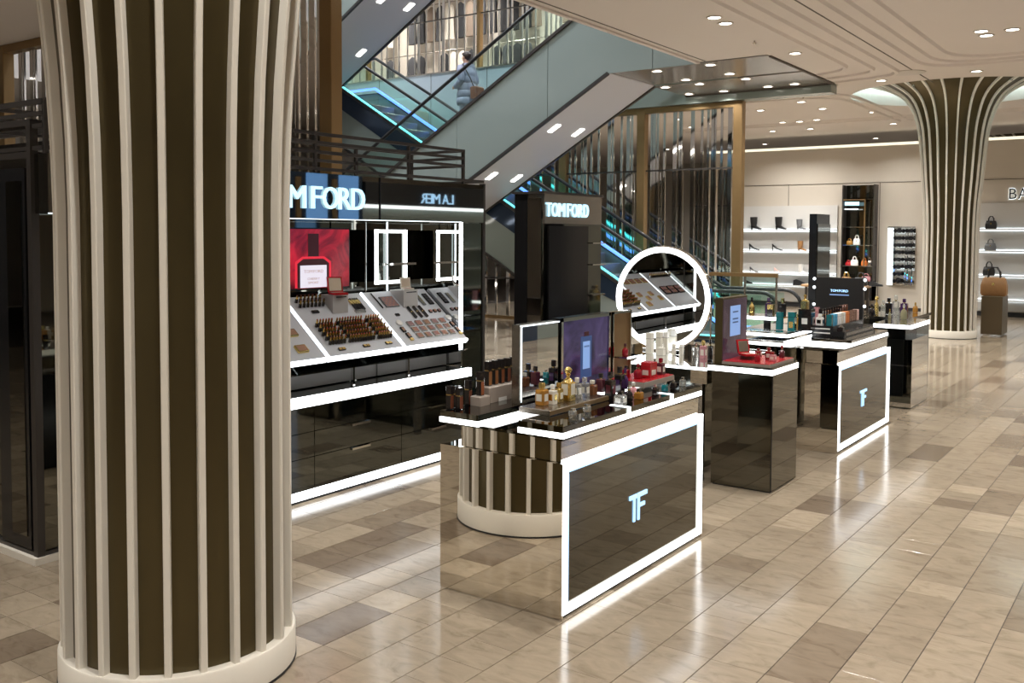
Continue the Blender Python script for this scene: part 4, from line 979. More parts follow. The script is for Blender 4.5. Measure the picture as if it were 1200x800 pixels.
# ---- products
def product(kind, label, p, w, h, body, cap, group=None, lab=None, name='perfume_bottle', cat='bottle', d=None, rz=0.0, neck=None):
    d = w if d is None else d; p = Vector(p)+Vector((0, 0, 0.0012))
    t = thing(name, label, cat, p, group, rz); nk = neck or M['goldmetal']
    if kind == 'square':
        MB().cbox(-w/2, w/2, -d/2, d/2, 0, h*0.70, w*0.10).build('body', body, t, local=True)
        MB().lathe([(w*0.17, h*0.69), (w*0.17, h*0.76)], 12).build('neck', nk, t, True, True)
        MB().cbox(-w*0.24, w*0.24, -w*0.24, w*0.24, h*0.75, h, w*0.05).build('cap', cap, t, local=True)
    elif kind == 'flask':
        MB().lathe([(w*0.44, 0), (w*0.5, h*0.04), (w*0.5, h*0.42), (w*0.42, h*0.54), (w*0.2, h*0.62), (w*0.16, h*0.70)], 18).build('body', body, t, True, True)
        MB().lathe([(w*0.2, h*0.69), (w*0.2, h*0.74)], 12).build('neck', nk, t, True, True)
        MB().lathe([(w*0.15, h*0.74), (w*0.2, h*0.78), (w*0.2, h*0.97), (w*0.15, h)], 12).build('cap', cap, t, True, True)
    elif kind == 'ball':
        MB().cbox(-w/2, w/2, -d/2, d/2, 0, h*0.56, w*0.10).build('body', body, t, local=True)
        MB().lathe([(w*0.46, h*0.555), (w*0.36, h*0.62), (w*0.16, h*0.67), (w*0.16, h*0.74), (w*0.24, h*0.755), (w*0.14, h*0.78)], 16).build('shoulder', body, t, True, True)
        MB().sphere((0, 0, h*0.885), h*0.112, n=16, m=10).build('cap', cap, t, True, True)
    elif kind == 'tube':                            # slender square bottle with a tall cap
        MB().cbox(-w/2, w/2, -d/2, d/2, 0, h*0.60, w*0.06).build('body', M['blackglass'], t, local=True)
        MB().box(w/2-0.001, w/2+0.0012, -d*0.40, d*0.40, h*0.03, h*0.58).build('shade_window', body, t, local=True)
        MB().box(-w*0.46, w*0.46, -d*0.46, d*0.46, h*0.598, h*0.645).build('collar', nk, t, local=True)
        MB().cbox(-w*0.5, w*0.5, -d*0.5, d*0.5, h*0.645, h, w*0.05).build('cap', cap, t, local=True)
    elif kind == 'carton':
        MB().cbox(-w/2, w/2, -d/2, d/2, 0, h*0.72, 0.001).build('box', body, t, local=True)
        MB().box(-w*0.485, w*0.485, -d*0.485, d*0.485, h*0.718, h*0.735).build('seam', M['black'], t, local=True)
        MB().cbox(-w/2, w/2, -d/2, d/2, h*0.735, h, 0.001).build('lid', cap, t, local=True)
    elif kind == 'dome':
        MB().lathe([(w*0.46, 0), (w*0.5, h*0.05), (w*0.5, h*0.40), (w*0.40, h*0.56), (w*0.16, h*0.66)], 18).build('body', body, t, True, True)
        MB().lathe([(w*0.12, h*0.65), (w*0.14, h*0.74)], 10).build('neck', nk, t, True, True)
        MB().sphere((0, 0, h*0.85), w*0.20, rz=h*0.14, n=12, m=8).build('cap', cap, t, True, True)
    if lab: 
        MB().box(w/2, w/2+0.0012, -d*0.30, d*0.30, h*0.18, h*0.50).build('label', lab, t, local=True)
        MB().box(-w*0.30, w*0.30, -d/2-0.0012, -d/2, h*0.18, h*0.50).build('label', lab, t, local=True)
    return t
def at(px, py, z): p = zat(px, py, z); return Vector((p.x, p.y, z))
ON = ' on the front counter'
# taupe risers and foundation bottles
rA = thing('taupe_riser', 'long taupe block under the row of foundation bottles', 'riser', (-3.52, 4.93, 1.067)); MB().cbox(-3.575, -3.475, 4.63, 5.24, 1.067, 1.165, 0.006).build('block', M['taupe'], rA)
MB().box(-3.475, -3.472, 4.72, 4.80, 1.067, 1.09).build('price_frame', M['white'], rA)
rB = thing('taupe_riser', 'short low taupe block under a single foundation bottle', 'riser', (-3.52, 4.54, 1.067)); MB().cbox(-3.53, -3.45, 4.50, 4.60, 1.067, 1.125, 0.005).build('block', M['taupe'], rB)
skin_sh = [mat('shade_%d' % k, c, 0.12, coat=0.3) for k, c in enumerate(((0.30, 0.13, 0.05), (0.27, 0.11, 0.04), (0.24, 0.075, 0.03), (0.17, 0.055, 0.03), (0.10, 0.035, 0.025), (0.07, 0.025, 0.02), (0.20, 0.10, 0.045)))]
for k in range(9):
    product('tube', 'tall black foundation bottle, %s from the short low block on the long taupe block' % ORD[k], (-3.525, 4.675+0.066*k, 1.165), 0.036, 0.152, skin_sh[min(6, [0, 1, 2, 3, 4, 4, 5, 5, 6][k])], M['blackglass'], 'foundation bottles on the long block', name='foundation_bottle')
product('tube', 'foundation bottle standing on the short low taupe block', (-3.49, 4.55, 1.125), 0.036, 0.145, skin_sh[2], M['blackglass'], name='foundation_bottle')
for px, py, hh, l in ((-3.552, 4.335, 0.138, 'short foundation bottle at the corner of the lit small tray'), (-3.505, 4.365, 0.128, 'short foundation bottle behind the corner one'), (-3.552, 4.405, 0.128, 'short foundation bottle nearest the make-up wall on the small tray'), (-3.555, 4.515, 0.15, 'dark foundation bottle beside the short low taupe block')):
    pp = Vector((px, py, 1.067))
    product('tube', l, pp, 0.034, hh, skin_sh[3], M['blackglass'], name='foundation_bottle')
# bottles on the steel tray
product('square', 'amber square perfume bottle with gold cap'+ON, at(635, 474, 1.101), 0.062, 0.13, M['amber'], M['goldmetal'], lab=M['cream'])
product('square', 'frosted square bottle with white cap beside the amber one', at(647.5, 473, 1.101), 0.045, 0.115, M['cream'], M['white'], lab=M['goldmetal'])
product('square', 'small polished gold square bottle'+ON, at(654.5, 471, 1.101), 0.045, 0.118, M['goldmetal'], M['goldmetal'], lab=M['cream'])
product('ball', 'large polished gold bottle with ball stopper'+ON, at(665.5, 469, 1.101), 0.072, 0.205, M['goldmetal'], M['goldmetal'], lab=M['cream'])
product('square', 'clear square bottle next to the large gold one', at(676, 466, 1.101), 0.045, 0.125, M['clearglass'], M['cream'], neck=M['chrome'], lab=M['white'])
product('square', 'clear square bottle with clear cap farther along the steel tray', at(685, 464, 1.101), 0.05, 0.118, M['clearglass'], M['clearglass'], neck=M['chrome'], lab=M['cream'])
product('square', 'small copper bottle before the violet screen', at(694, 462, 1.10), 0.052, 0.09, M['browngl'], M['cream'])
product('square', 'dark red bottle before the violet screen', at(704, 459, 1.10), 0.05, 0.12, M['plumgl'], M['blackglass'])
# bottles farther along the lit tray
TA = 1.067
product('square', 'tall black bottle with slim neck before the violet screen', at(715, 466, TA), 0.055, 0.165, M['blackglass'], M['blackglass'], lab=M['plumgl'])
product('square', 'low clear square bottle at the lit edge of the front counter', at(727, 474, TA), 0.062, 0.085, M['clearglass'], M['blackglass'], lab=M['white'], neck=M['chrome'])
product('flask', 'black round bottle beside the low clear one', at(737, 470, TA), 0.05, 0.10, M['blackglass'], M['chrome'])
product('square', 'low amber cube bottle at the lit edge of the front counter', at(748.5, 467, TA), 0.05, 0.06, M['amber'], M['blackglass'])
product('square', 'tall black bottle before the taupe panel', at(726, 459.5, TA), 0.055, 0.17, M['blackglass'], M['blackglass'], lab=M['violet'])
product('flask', 'violet round bottle with dark cap before the taupe panel', at(732.5, 455.5, TA), 0.045, 0.14, M['violet'], M['violet'])
product('flask', 'pink round bottle beside the red tray', at(742, 464, TA), 0.055, 0.09, M['pink'], M['white'])
for px, py in ((671, 487), (688, 482)):
    flat_t = thing('sample_jar', 'small clear glass jar on the dark tray before the gold bottles', 'jar', at(px, py, TA), 'small jars on the dark tray')
    MB().lathe([(0.022, 0), (0.024, 0.004), (0.024, 0.028), (0.018, 0.032)], 14).build('jar', M['clearglass'], flat_t, True, True)
    MB().lathe([(0.019, 0.031), (0.019, 0.042)], 14).build('lid', M['chrome'], flat_t, True, True)
for k, (px, py) in enumerate(((768, 461), (779, 458), (789, 455.5), (800, 452))):
    product('square', 'small sample bottle, %s from the smoked plinth at the counter end' % ORD[3-k], at(px, py, TA), 0.036, 0.06, (M['blackglass'], M['teal'], M['blackglass'], M['clearglass'])[k], M['chrome'], 'small bottles at the end of the front counter')
# red tray
rt = thing('red_tray', 'raised tray with red top at the end of the front counter', 'tray', (-3.1, 5.86, 1.067))
MB().box(-3.22, -2.95, 5.64, 6.09, 1.085, 1.118).build('slab', M['taupe'], rt); MB().box(-3.215, -2.955, 5.645, 6.085, 1.118, 1.123).build('red_top', M['red'], rt)
for y in (5.68, 6.02): MB().box(-3.2, -2.98, y, y+0.02, 1.067, 1.085).build('foot', M['chrome'], rt)
product('carton', 'red perfume carton standing on the red tray', (-3.03, 5.86, 1.123), 0.075, 0.105, M['red'], M['red'], name='perfume_box', cat='box', d=0.10, lab=M['cream'])
product('flask', 'red round bottle beside the red carton, towards the taupe panel', (-3.06, 5.76, 1.123), 0.06, 0.10, M['redglass'], M['redglass'])
product('square', 'dark red square bottle behind the red carton', (-3.02, 6.02, 1.123), 0.05, 0.115, M['plumgl'], M['redglass'], lab=M['cream'])
product('square', 'small red bottle at the open end of the red tray', (-3.13, 5.72, 1.123), 0.042, 0.085, M['redglass'], M['blackglass'])
# upright displays
mm = thing('counter_mirror', 'upright steel-framed mirror beside the violet screen', 'mirror', (-3.34, 4.92, 1.067))
MB().box(-3.37, -3.312, 4.71, 5.14, 1.067, 1.55).build('frame', M['steel'], mm); MB().box(-3.312, -3.304, 4.725, 5.125, 1.09, 1.535).build('glass', M['mirror_clear'], mm)
MB().box(-3.304, -3.300, 4.712, 4.719, 1.08, 1.545).build('light_edge', M['led_shelf'], mm); MB().box(-3.37, -3.312, 4.80, 5.05, 1.066, 1.069).build('stand', M['black'], mm)
MB().box(-3.304, -3.300, 4.712, 5.138, 1.540, 1.547).build('light_edge', M['led_shelf'], mm)
vs = thing('advert_screen', 'upright violet screen with a blue bottle picture on the front counter', 'screen', (-3.34, 5.49, 1.067))
MB().box(-3.38, -3.315, 5.17, 5.81, 1.067, 1.56).build('body', M['black'], vs); MB().box(-3.315, -3.312, 5.20, 5.78, 1.09, 1.535).build('picture', PIC_PUR, vs)
for a in ((5.17, 5.195, 1.067, 1.56), (5.785, 5.81, 1.067, 1.56), (5.17, 5.81, 1.537, 1.56)): MB().box(-3.315, -3.305, *a).build('chrome_edge', M['chrome'], vs)
MB().box(-3.312, -3.310, 5.42, 5.56, 1.14, 1.42).build('bottle_print', P_NAVY, vs); MB().box(-3.3105, -3.309, 5.445, 5.535, 1.20, 1.385).build('label_print', P_BLU, vs)
MB().box(-3.3105, -3.309, 5.46, 5.52, 1.42, 1.45).build('cap_print', P_DARK, vs)
letters('TOM FORD', (-3.309, 5.455, 1.345), 0.07, 0.012, 'y', vs, P_NAVY, 0.001)
tp = thing('taupe_backboard', 'upright taupe panel with a small lit shelf beside the violet screen', 'panel', (-3.34, 5.98, 1.067))
MB().box(-3.37, -3.315, 5.84, 6.10, 1.067, 1.555).build('board', M['tan'] if False else M['gold'], tp)
for a in ((5.835, 5.85, 1.067, 1.56), (6.09, 6.105, 1.067, 1.56), (5.835, 6.105, 1.545, 1.56)): MB().box(-3.315, -3.30, *a).build('chrome_edge', M['chrome'], tp)
sh = MB().box(-3.315, -3.20, 5.86, 6.08, 1.235, 1.245).build('shelf', M['chrome'], tp); MB().box(-3.20, -3.196, 5.86, 6.08, 1.233, 1.247).build('shelf_light', M['led_soft'], sh)
product('flask', 'small red bottle on the lit shelf of the taupe panel', (-3.25, 5.92, 1.245), 0.045, 0.09, M['redglass'], M['plumgl'])

# ---- glass table with round mirror behind the front counter
tb = thing('glass_table', 'glass-topped table carrying the round mirror and white cartons', 'table', (-3.95, 8.2, 0))
MB().box(-4.62, -3.30, 7.44, 8.95, 0.962, 0.985).build('top', M['smoke'], tb)
MB().box(-4.62, -3.30, 7.44, 8.95, 0.985, 0.989).build('glass_sheet', M['mirror_clear'], tb)
edge_lights(tb, -4.62, -3.30, 7.44, 8.95, 0.962, 0.986, 'led_soft', '-y')
MB().box(-4.45, -3.55, 7.75, 8.8, 0.0, 0.962).build('pedestal', M['smoke_dark'], tb)
MB().box(-3.46, -3.31, 7.46, 7.56, 0.845, 0.96).build('corner_block', M['mirror'], tb)
MB().box(-3.42, -3.355, 7.47, 7.53, 0.0, 0.845).build('leg', M['steel'], tb); MB().box(-4.60, -4.54, 7.47, 7.53, 0.0, 0.96).build('leg', M['steel'], tb)
mr = thing('round_mirror', 'large round mirror with a glowing white ring on the glass table', 'mirror', (-4.13, 8.25, 0.99)); mr.rotation_euler = (0, 0, R(1.5))
cz, rr = 0.508, 0.466
ring = [(rr*math.cos(2*math.pi*k/56), -0.012, cz+rr*math.sin(2*math.pi*k/56)) for k in range(56)]
MB().tube(ring, 0.026, 8, True).build('light_ring', M['led'], mr, True, True)
MB().tube([(x, 0.02, z) for x, y, z in ring], 0.038, 8, True).build('rim', M['chrome'], mr, True, True)
b = MB(); b.ngon([((rr-0.01)*math.cos(2*math.pi*k/56), -0.004, cz+(rr-0.01)*math.sin(2*math.pi*k/56)) for k in range(56)]); b.ngon([((rr-0.01)*math.cos(-2*math.pi*k/56), 0.016, cz+(rr-0.01)*math.sin(-2*math.pi*k/56)) for k in range(56)])
b.build('glass', M['mirror_clear'], mr, local=True)
MB().cbox(-0.2, 0.2, -0.02, 0.09, 0.002, 0.022, 0.004).build('foot', M['chrome'], mr, local=True); MB().box(-0.03, 0.03, 0.0, 0.05, 0.02, 0.08).build('stem', M['chrome'], mr, local=True)
for k, (px, py, hp, wp, lid) in enumerate(((761.5, 414, 24, 8.5, 'cream'), (772.5, 413, 24, 7.5, 'cream'), (780.5, 413, 24, 6.0, 'white'), (787, 410, 23, 5.6, 'white'), (796, 408, 21, 6.5, 'white'), (775, 416, 9, 8.5, 'cream'), (789.5, 416, 13, 4.5, 'cream'), (798.5, 415.5, 12, 5.0, 'white'))):
    p = at(px, py, 0.99); s = ppm(p)
    product('carton', ('tall' if hp > 18 else 'short')+' pale carton before the round mirror, %s from the upright taupe board' % ORD[(k if k < 5 else k-5)], p, wp*s/1.15, hp*s, M['cream'], M[lid], ('tall' if hp > 18 else 'short')+' pale cartons on the glass table', name='perfume_box', cat='box')
product('square', 'pink perfume bottle with gold cap on the glass table', at(824, 420, 0.99), 0.052, 0.165, M['pink'], M['goldmetal'], lab=M['cream'])
product('flask', 'black bottle beside the pink one on the glass table', at(832, 421, 0.99), 0.045, 0.18, M['blackglass'], M['blackglass'])
product('square', 'clear bottle behind the pink one on the glass table', at(815, 418, 0.99), 0.05, 0.13, M['clearglass'], M['chrome'])

# ---- smoked plinth with red tray
p2 = thing('display_plinth', 'tall smoked-mirror plinth with a red tray and mauve screen', 'plinth', (-3.0, 7.77, 0))
MB().box(-3.268, -2.742, 7.472, 8.07, 0.012, 0.965).build('body', M['smoke'], p2)
MB().box(-3.255, -2.755, 7.485, 8.06, 0.0, 0.012).build('foot', M['black_matt'], p2)
for x, y in ((-2.742, 7.472),): MB().box(x-0.008, x+0.002, y-0.002, y+0.008, 0.012, 0.965).build('corner_strip', M['black'], p2)
MB().box(-3.30, -2.745, 7.46, 8.075, 0.965, 1.028).build('top', M['smoke'], p2)
edge_lights(p2, -3.30, -2.745, 7.46, 8.075, 0.970, 1.012)
rt2 = thing('red_tray', 'square red-topped tray on the smoked plinth', 'tray', (-2.98, 7.78, 1.028))
MB().box(-3.19, -2.775, 7.49, 8.06, 1.028, 1.05).build('slab', M['taupe'], rt2); MB().box(-3.185, -2.78, 7.495, 8.055, 1.05, 1.054).build('red_top', M['red'], rt2)
s2 = thing('advert_screen', 'upright mauve screen with a pale blue label on the smoked plinth', 'screen', (-3.235, 7.8, 1.028))
MB().box(-3.27, -3.205, 7.52, 8.06, 1.028, 1.575).build('body', M['brass'], s2); MB().box(-3.205, -3.202, 7.535, 8.045, 1.045, 1.56).build('picture', PIC_MAU, s2)
MB().box(-3.202, -3.2, 7.68, 7.90, 1.24, 1.50).build('label_print', P_BLU, s2)
for z in (1.44, 1.38, 1.35): MB().box(-3.2, -3.1990, 7.73, 7.85, z, z+0.012).build('text_line', P_NAVY, s2)
bk = thing('black_stand', 'small black stand under the open red compact', 'stand', (-3.05, 7.72, 1.054)); MB().cbox(-3.10, -3.0, 7.66, 7.76, 1.054, 1.085, 0.003).build('block', M['blackglass'], bk)
open_compact(-3.05, 7.71, 1.085, M['red'], 'open red compact on the small black stand', 1.15, R(-35))
for k, (x, y, hh, kind, m, l) in enumerate(((-2.90, 7.80, 0.10, 'square', 'redglass', 'red square bottle in the middle of the smoked plinth tray'), (-2.84, 7.73, 0.075, 'square', 'pink', 'small pink-labelled bottle at the corner of the smoked plinth tray'), (-2.86, 8.0, 0.105, 'flask', 'plumgl', 'dark red round bottle at the far edge of the smoked plinth tray'), (-2.93, 7.62, 0.085, 'flask', 'redglass', 'red round bottle before the mauve screen'), (-3.05, 7.95, 0.07, 'square', 'redglass', 'low red bottle behind the black stand'))):
    product(kind, l, (x, y, 1.054), 0.05, hh, M[m], M['redglass'], lab=M['cream'] if kind == 'square' else None)

# ---- counter with teal bottles and cartons
shelf_tray(cC, -3.27, -2.752, 9.68, 11.06, 1.0, 1.058, 'chrome')
shelf_tray(cC, -3.95, -3.30, 9.27, 10.45, 1.0, 1.05, 'chrome')
shelf_tray(cC, -3.90, -3.32, 9.45, 10.4, 1.07, 1.118, 'chrome')
MB().box(-3.93, -3.6, 9.30, 10.4, 0.0, 0.998).build('end_cabinet', M['smoke_dark'], cC)
ON2 = ' on the counter with coloured cartons'
product('carton', 'teal carton standing nearest the plinth'+ON2, at(913.5, 386, 1.12), 0.06, 0.185, M['teal'], M['teal'], name='perfume_box', cat='box')
product('carton', 'taller teal carton beside the black one'+ON2, at(928, 388, 1.12), 0.07, 0.20, M['teal'], M['teal'], name='perfume_box', cat='box', lab=M['goldmetal'])
bbx = product('carton', 'large black carton with a white label'+ON2, at(945, 387, 1.12), 0.135, 0.225, M['blackglass'], M['blackglass'], name='perfume_box', cat='box')
MB().box(-0.03, 0.03, -0.0685, -0.0675, 0.07, 0.13).build('label', M['white'], bbx, local=True)
pb_ = Vector(bbx.location)
product('ball', 'gold bottle standing on the large black carton', (pb_.x-0.02, pb_.y, 1.12+0.226), 0.07, 0.15, M['goldmetal'], M['goldmetal'])
product('carton', 'slim pink carton beside the large black one', at(957, 381, 1.12), 0.05, 0.20, M['pink'], M['pink'], name='perfume_box', cat='box')
ts = thing('raised_shelf', 'lit glass shelf on a post above the teal cartons', 'shelf', (-3.85, 10.2, 1.118))
zts = yat(905, 372, 10.05).z
MB().box(-4.15, -3.62, 10.05, 10.5, zts-0.012, zts).build('plate', M['chrome'], ts); MB().box(-4.15, -3.62, 10.042, 10.05, zts-0.03, zts+0.004).build('edge_light', M['led'], ts)
MB().box(-3.86, -3.80, 10.2, 10.26, 1.118, zts-0.012).build('post', M['black'], ts)
for k, (x, kind, b_, c_, l) in enumerate(((-4.0, 'flask', 'goldmetal', 'blackglass', 'gold bottle with tall black cap on the lit glass shelf'), (-3.84, 'square', 'violet', 'violet', 'violet bottle in the middle of the lit glass shelf'), (-3.78, 'tube', 'goldmetal', 'goldmetal', 'slim gold bottle on the lit glass shelf'), (-3.68, 'square', 'blackglass', 'goldmetal', 'black bottle with gold cap on the lit glass shelf'))):
    product(kind, l, (x, 10.2+0.09*(k % 2), zts), 0.065, 0.20 if k != 2 else 0.13, M[b_], M[c_])
br = thing('black_riser', 'long black riser with two steps under the coloured cartons', 'riser', (-3.08, 10.5, 1.058))
MB().box(-3.02, -2.90, 9.95, 11.03, 1.0595, 1.115).build('step', M['black'], br); MB().box(-3.24, -3.02, 9.95, 11.03, 1.0595, 1.165).build('step', M['black'], br)
MB().box(-2.90, -2.897, 10.0, 11.03, 1.07, 1.10).build('silver_strip', M['steel'], br)
for z in (1.085, 1.13): MB().box(-3.22, -3.05, 9.945, 9.95, z, z+0.012).build('white_strip', M['white'], br)
cols = [('teal', 'teal'), ('sky', 'blue'), ('sky', 'blue'), ('white', 'white'), ('white', 'white'), ('cream', 'cream'), ('white', 'white'), ('orange', 'orange'), ('orange', 'orange'), ('rose', 'rose gold'), ('rose', 'rose gold'), ('rose', 'rose gold'), ('rose', 'rose gold'), ('pinkc', 'blush')]
M['sky'] = mat('sky_blue_card', (0.03, 0.30, 0.52), 0.35); M['orange'] = mat('orange_card', (0.60, 0.17, 0.03), 0.4); M['rose'] = mat('rose_gold', (0.55, 0.30, 0.22), 0.2, 0.9); M['pinkc'] = mat('blush_card', (0.72, 0.48, 0.43), 0.4)
for k, (c, nm) in enumerate(cols):
    product('carton', nm+' carton, %s from the white square bottle on the black riser' % ORD[k], (-3.07, 10.0+0.072*k, 1.165), 0.055, 0.115, M[c], M[c], nm+' cartons on the black riser', name='perfume_box', cat='box')
for k in range(11):
    product('tube', ('rose gold' if k % 2 else 'brown')+' slim bottle, %s from the white square bottle behind the cartons' % ORD[k], (-3.185, 10.075+0.088*k, 1.165), 0.04, 0.165, M['rose'] if k % 2 else M['browngl'], M['rose'] if k > 7 else M['blackglass'], 'slim bottles behind the cartons')
product('square', 'white square bottle at the near end of the black riser', (-3.17, 9.99, 1.165), 0.07, 0.12, M['white'], M['white'], lab=M['blackglass'])
product('square', 'low black bottle at the near end of the riser step', (-2.96, 10.02, 1.115), 0.06, 0.06, M['blackglass'], M['steel'])
product('square', 'amber bottle beside the dark tower', at(960.5, 352, 1.25)+Vector((0, 0, 0)), 0.07, 0.12, M['amber'], M['goldmetal']).location = (-3.55, 10.36, 1.12)
sg = thing('sign_board', 'black back-lit sign board behind the coloured cartons', 'sign', (-3.3, 11.2, 0))
MB().box(-3.60, -3.06, 11.18, 11.22, 0.0, 1.62).build('board', M['black_matt'], sg)
letters('TOM FORD', (-3.43, 11.178, 1.455), 0.20, 0.028, 'x', sg, M['led_blue'], 0.004)
MB().box(-3.44, -3.22, 11.177, 11.18, 1.415, 1.428).build('text_line', P_BLU, sg)
for z in (1.30, 1.5, 1.6): 
    for x in (-3.625, -3.045): MB().sphere((x, 11.19, z), 0.018, n=10, m=6).build('bulb', M['led_soft'], sg, True)
tw = thing('dark_tower', 'slender black tower with a grey mirrored side beside the sign board', 'display', (-3.75, 11.75, 0))
MB().box(-3.80, -3.71, 11.5, 12.0, 0.0, 2.37).build('body', M['black'], tw); MB().box(-3.71, -3.70, 11.52, 12.0, 0.1, 2.25).build('mirror_side', M['smoke'], tw)

# ---- plinths beyond
p3 = thing('display_plinth', 'mirrored plinth with a raised lit tray of mixed perfume bottles', 'plinth', (-2.95, 12.6, 0))
MB().box(-3.16, -2.742, 12.17, 13.02, 0.0, 0.85).build('body', M['smoke_dark'], p3); MB().box(-2.742, -2.738, 12.17, 13.02, 0.02, 0.85).build('mirror_face', M['mirror'], p3)
MB().box(-3.16, -2.74, 12.165, 12.17, 0.02, 0.07).build('base_strip', M['chrome'], p3); MB().box(-3.16, -2.742, 12.162, 12.17, 0.52, 0.535).build('shelf_line', M['chrome'], p3)
MB().box(-3.05, -2.85, 12.3, 12.9, 0.85, 0.98).build('stem', M['black'], p3)
MB().box(-3.18, -2.745, 12.10, 13.10, 0.98, 1.038).build('tray', M['chrome'], p3); edge_lights(p3, -3.18, -2.745, 12.10, 13.10, 0.985, 1.03)
p4_ = thing('display_plinth', 'black plinth behind the mirrored one holding the back bottles', 'plinth', (-3.3, 13.7, 0))
MB().box(-3.58, -3.0, 13.12, 14.3, 0.0, 1.0).build('body', M['smoke_dark'], p4_); MB().box(-3.60, -2.98, 13.11, 14.32, 1.0, 1.038).build('top', M['chrome'], p4_)
for l, px, py, hp, wp, kind, b_, c_ in (('low black round bottle with gold drop', 1021.5, 370, 14, 9, 'dome', 'blackglass', 'blackglass'), ('gold sculpted bottle', 1027, 368, 21, 5, 'ball', 'goldmetal', 'goldmetal'), ('small clear bottle', 1035, 368, 16, 6, 'square', 'clearglass', 'clearglass'), ('black square-shouldered bottle', 1041.5, 368, 19, 9, 'square', 'blackglass', 'blackglass'), ('slim olive bottle with gold cap', 1042.5, 373, 11, 4, 'flask', 'oliveglass', 'goldmetal'), ('tall clear bottle with glass stopper', 1049.5, 369, 23, 8, 'square', 'clearglass', 'clearglass'), ('violet black bottle', 1059.5, 367, 17, 9, 'square', 'violet', 'violet'), ('clear domed bottle', 1059, 374, 18, 9, 'dome', 'oliveglass', 'clearglass'), ('amber round bottle', 1072.5, 366, 12, 7, 'dome', 'amber', 'goldmetal')):
    p = at(px, py, 1.039); s = ppm(p); product(kind, l+' on the trays before the fluted column', p, wp*s/1.2, hp*s, M[b_], M[c_])
M['bronze'] = mat('dull_bronze', (0.15, 0.115, 0.07), 0.4, 0.6)
pd = thing('bronze_pedestal', 'bronze box pedestal carrying a tan handbag', 'pedestal', (-3.45, 22.8, 0))
MB().cbox(-3.66, -3.25, 22.35, 23.1, 0.03, 0.84, 0.008).build('body', M['bronze'], pd); MB().box(-3.62, -3.29, 22.4, 23.05, 0.0, 0.03).build('foot', M['chrome'], pd)
def handbag(p, w, h, d, m, mh, label, group=None, rz=0.0):
    p = Vector(p)+Vector((0, 0, 0.0015)); t = thing('handbag', label, 'handbag', p, group, rz)
    MB().rings([[(x*w/2*k, y*d/2*k2, z*h) for x, y in ((-1,-.8),(-.8,-1),(.8,-1),(1,-.8),(1,.8),(.8,1),(-.8,1),(-1,.8))] for k, k2, z in ((.92,.9,0),(1,1,.06),(1,1,.35),(.86,.7,.58),(.78,.35,.64))]).build('body', m, t, True, True)
    for s in (-1, 1): MB().tube([(-w*0.24, s*d*0.2, h*0.58), (-w*0.22, s*d*0.24, h*0.82), (-w*0.1, s*d*0.24, h*0.98), (w*0.1, s*d*0.24, h*0.98), (w*0.22, s*d*0.24, h*0.82), (w*0.24, s*d*0.2, h*0.58)], 0.012, 6).build('handle', mh, t, True, True)
    MB().box(-w*0.05, w*0.05, -d*0.5-0.004, -d*0.42, h*0.36, h*0.46).build('clasp', M['goldmetal'], t, local=True)
    return t
handbag((-3.47, 22.7, 0.84), 0.50, 0.62, 0.30, M['tan'], M['leather'], 'large tan leather handbag on the bronze pedestal')

# ------------------------------------------------------------------ back wall displays
def wall_shelves(label, x0, x1, zs, zt_):
    t = thing('wall_shelves', label, 'shelves', ((x0+x1)/2, 27.8, zs[-1]))
    MB().box(x0, x1, 27.93, 27.984, 0.15, zt_).build('back_panel', M['niche'], t)
    for z in zs:
        s = MB().box(x0, x1, 27.62, 27.93, z-0.035, z).build('shelf', M['shelf'], t)
        MB().box(x0, x1, 27.90, 27.928, z, z+0.018).build('light_strip', M['led_shelf'], s)
        MB().box(x0, x1, 27.90, 27.928, z-0.055, z-0.035).build('light_strip', M['led_shelf'], s)
    return t
Z1 = (2.29, 1.67, 1.0, 0.65)
wall_shelves('lit pale wall shelves of boots and shoes beside the rod screen', -11.42, -8.42, Z1, 3.0)
Z2 = (2.32, 1.75, 1.09, 0.45)
wall_shelves('lit pale wall shelves of handbags under the lit letters', -4.65, 3.0, Z2, 3.0)
letters('BA', (-3.985, 27.98, 3.10), 0.42, 0.28, 'x', wb, M['black_matt'], 0.03, gap=0.16)
letters('BA', (-3.992, 27.992, 3.092), 0.436, 0.296, 'x', wb, M['led_soft'], 0.012, 'letter_halo', gap=0.16)
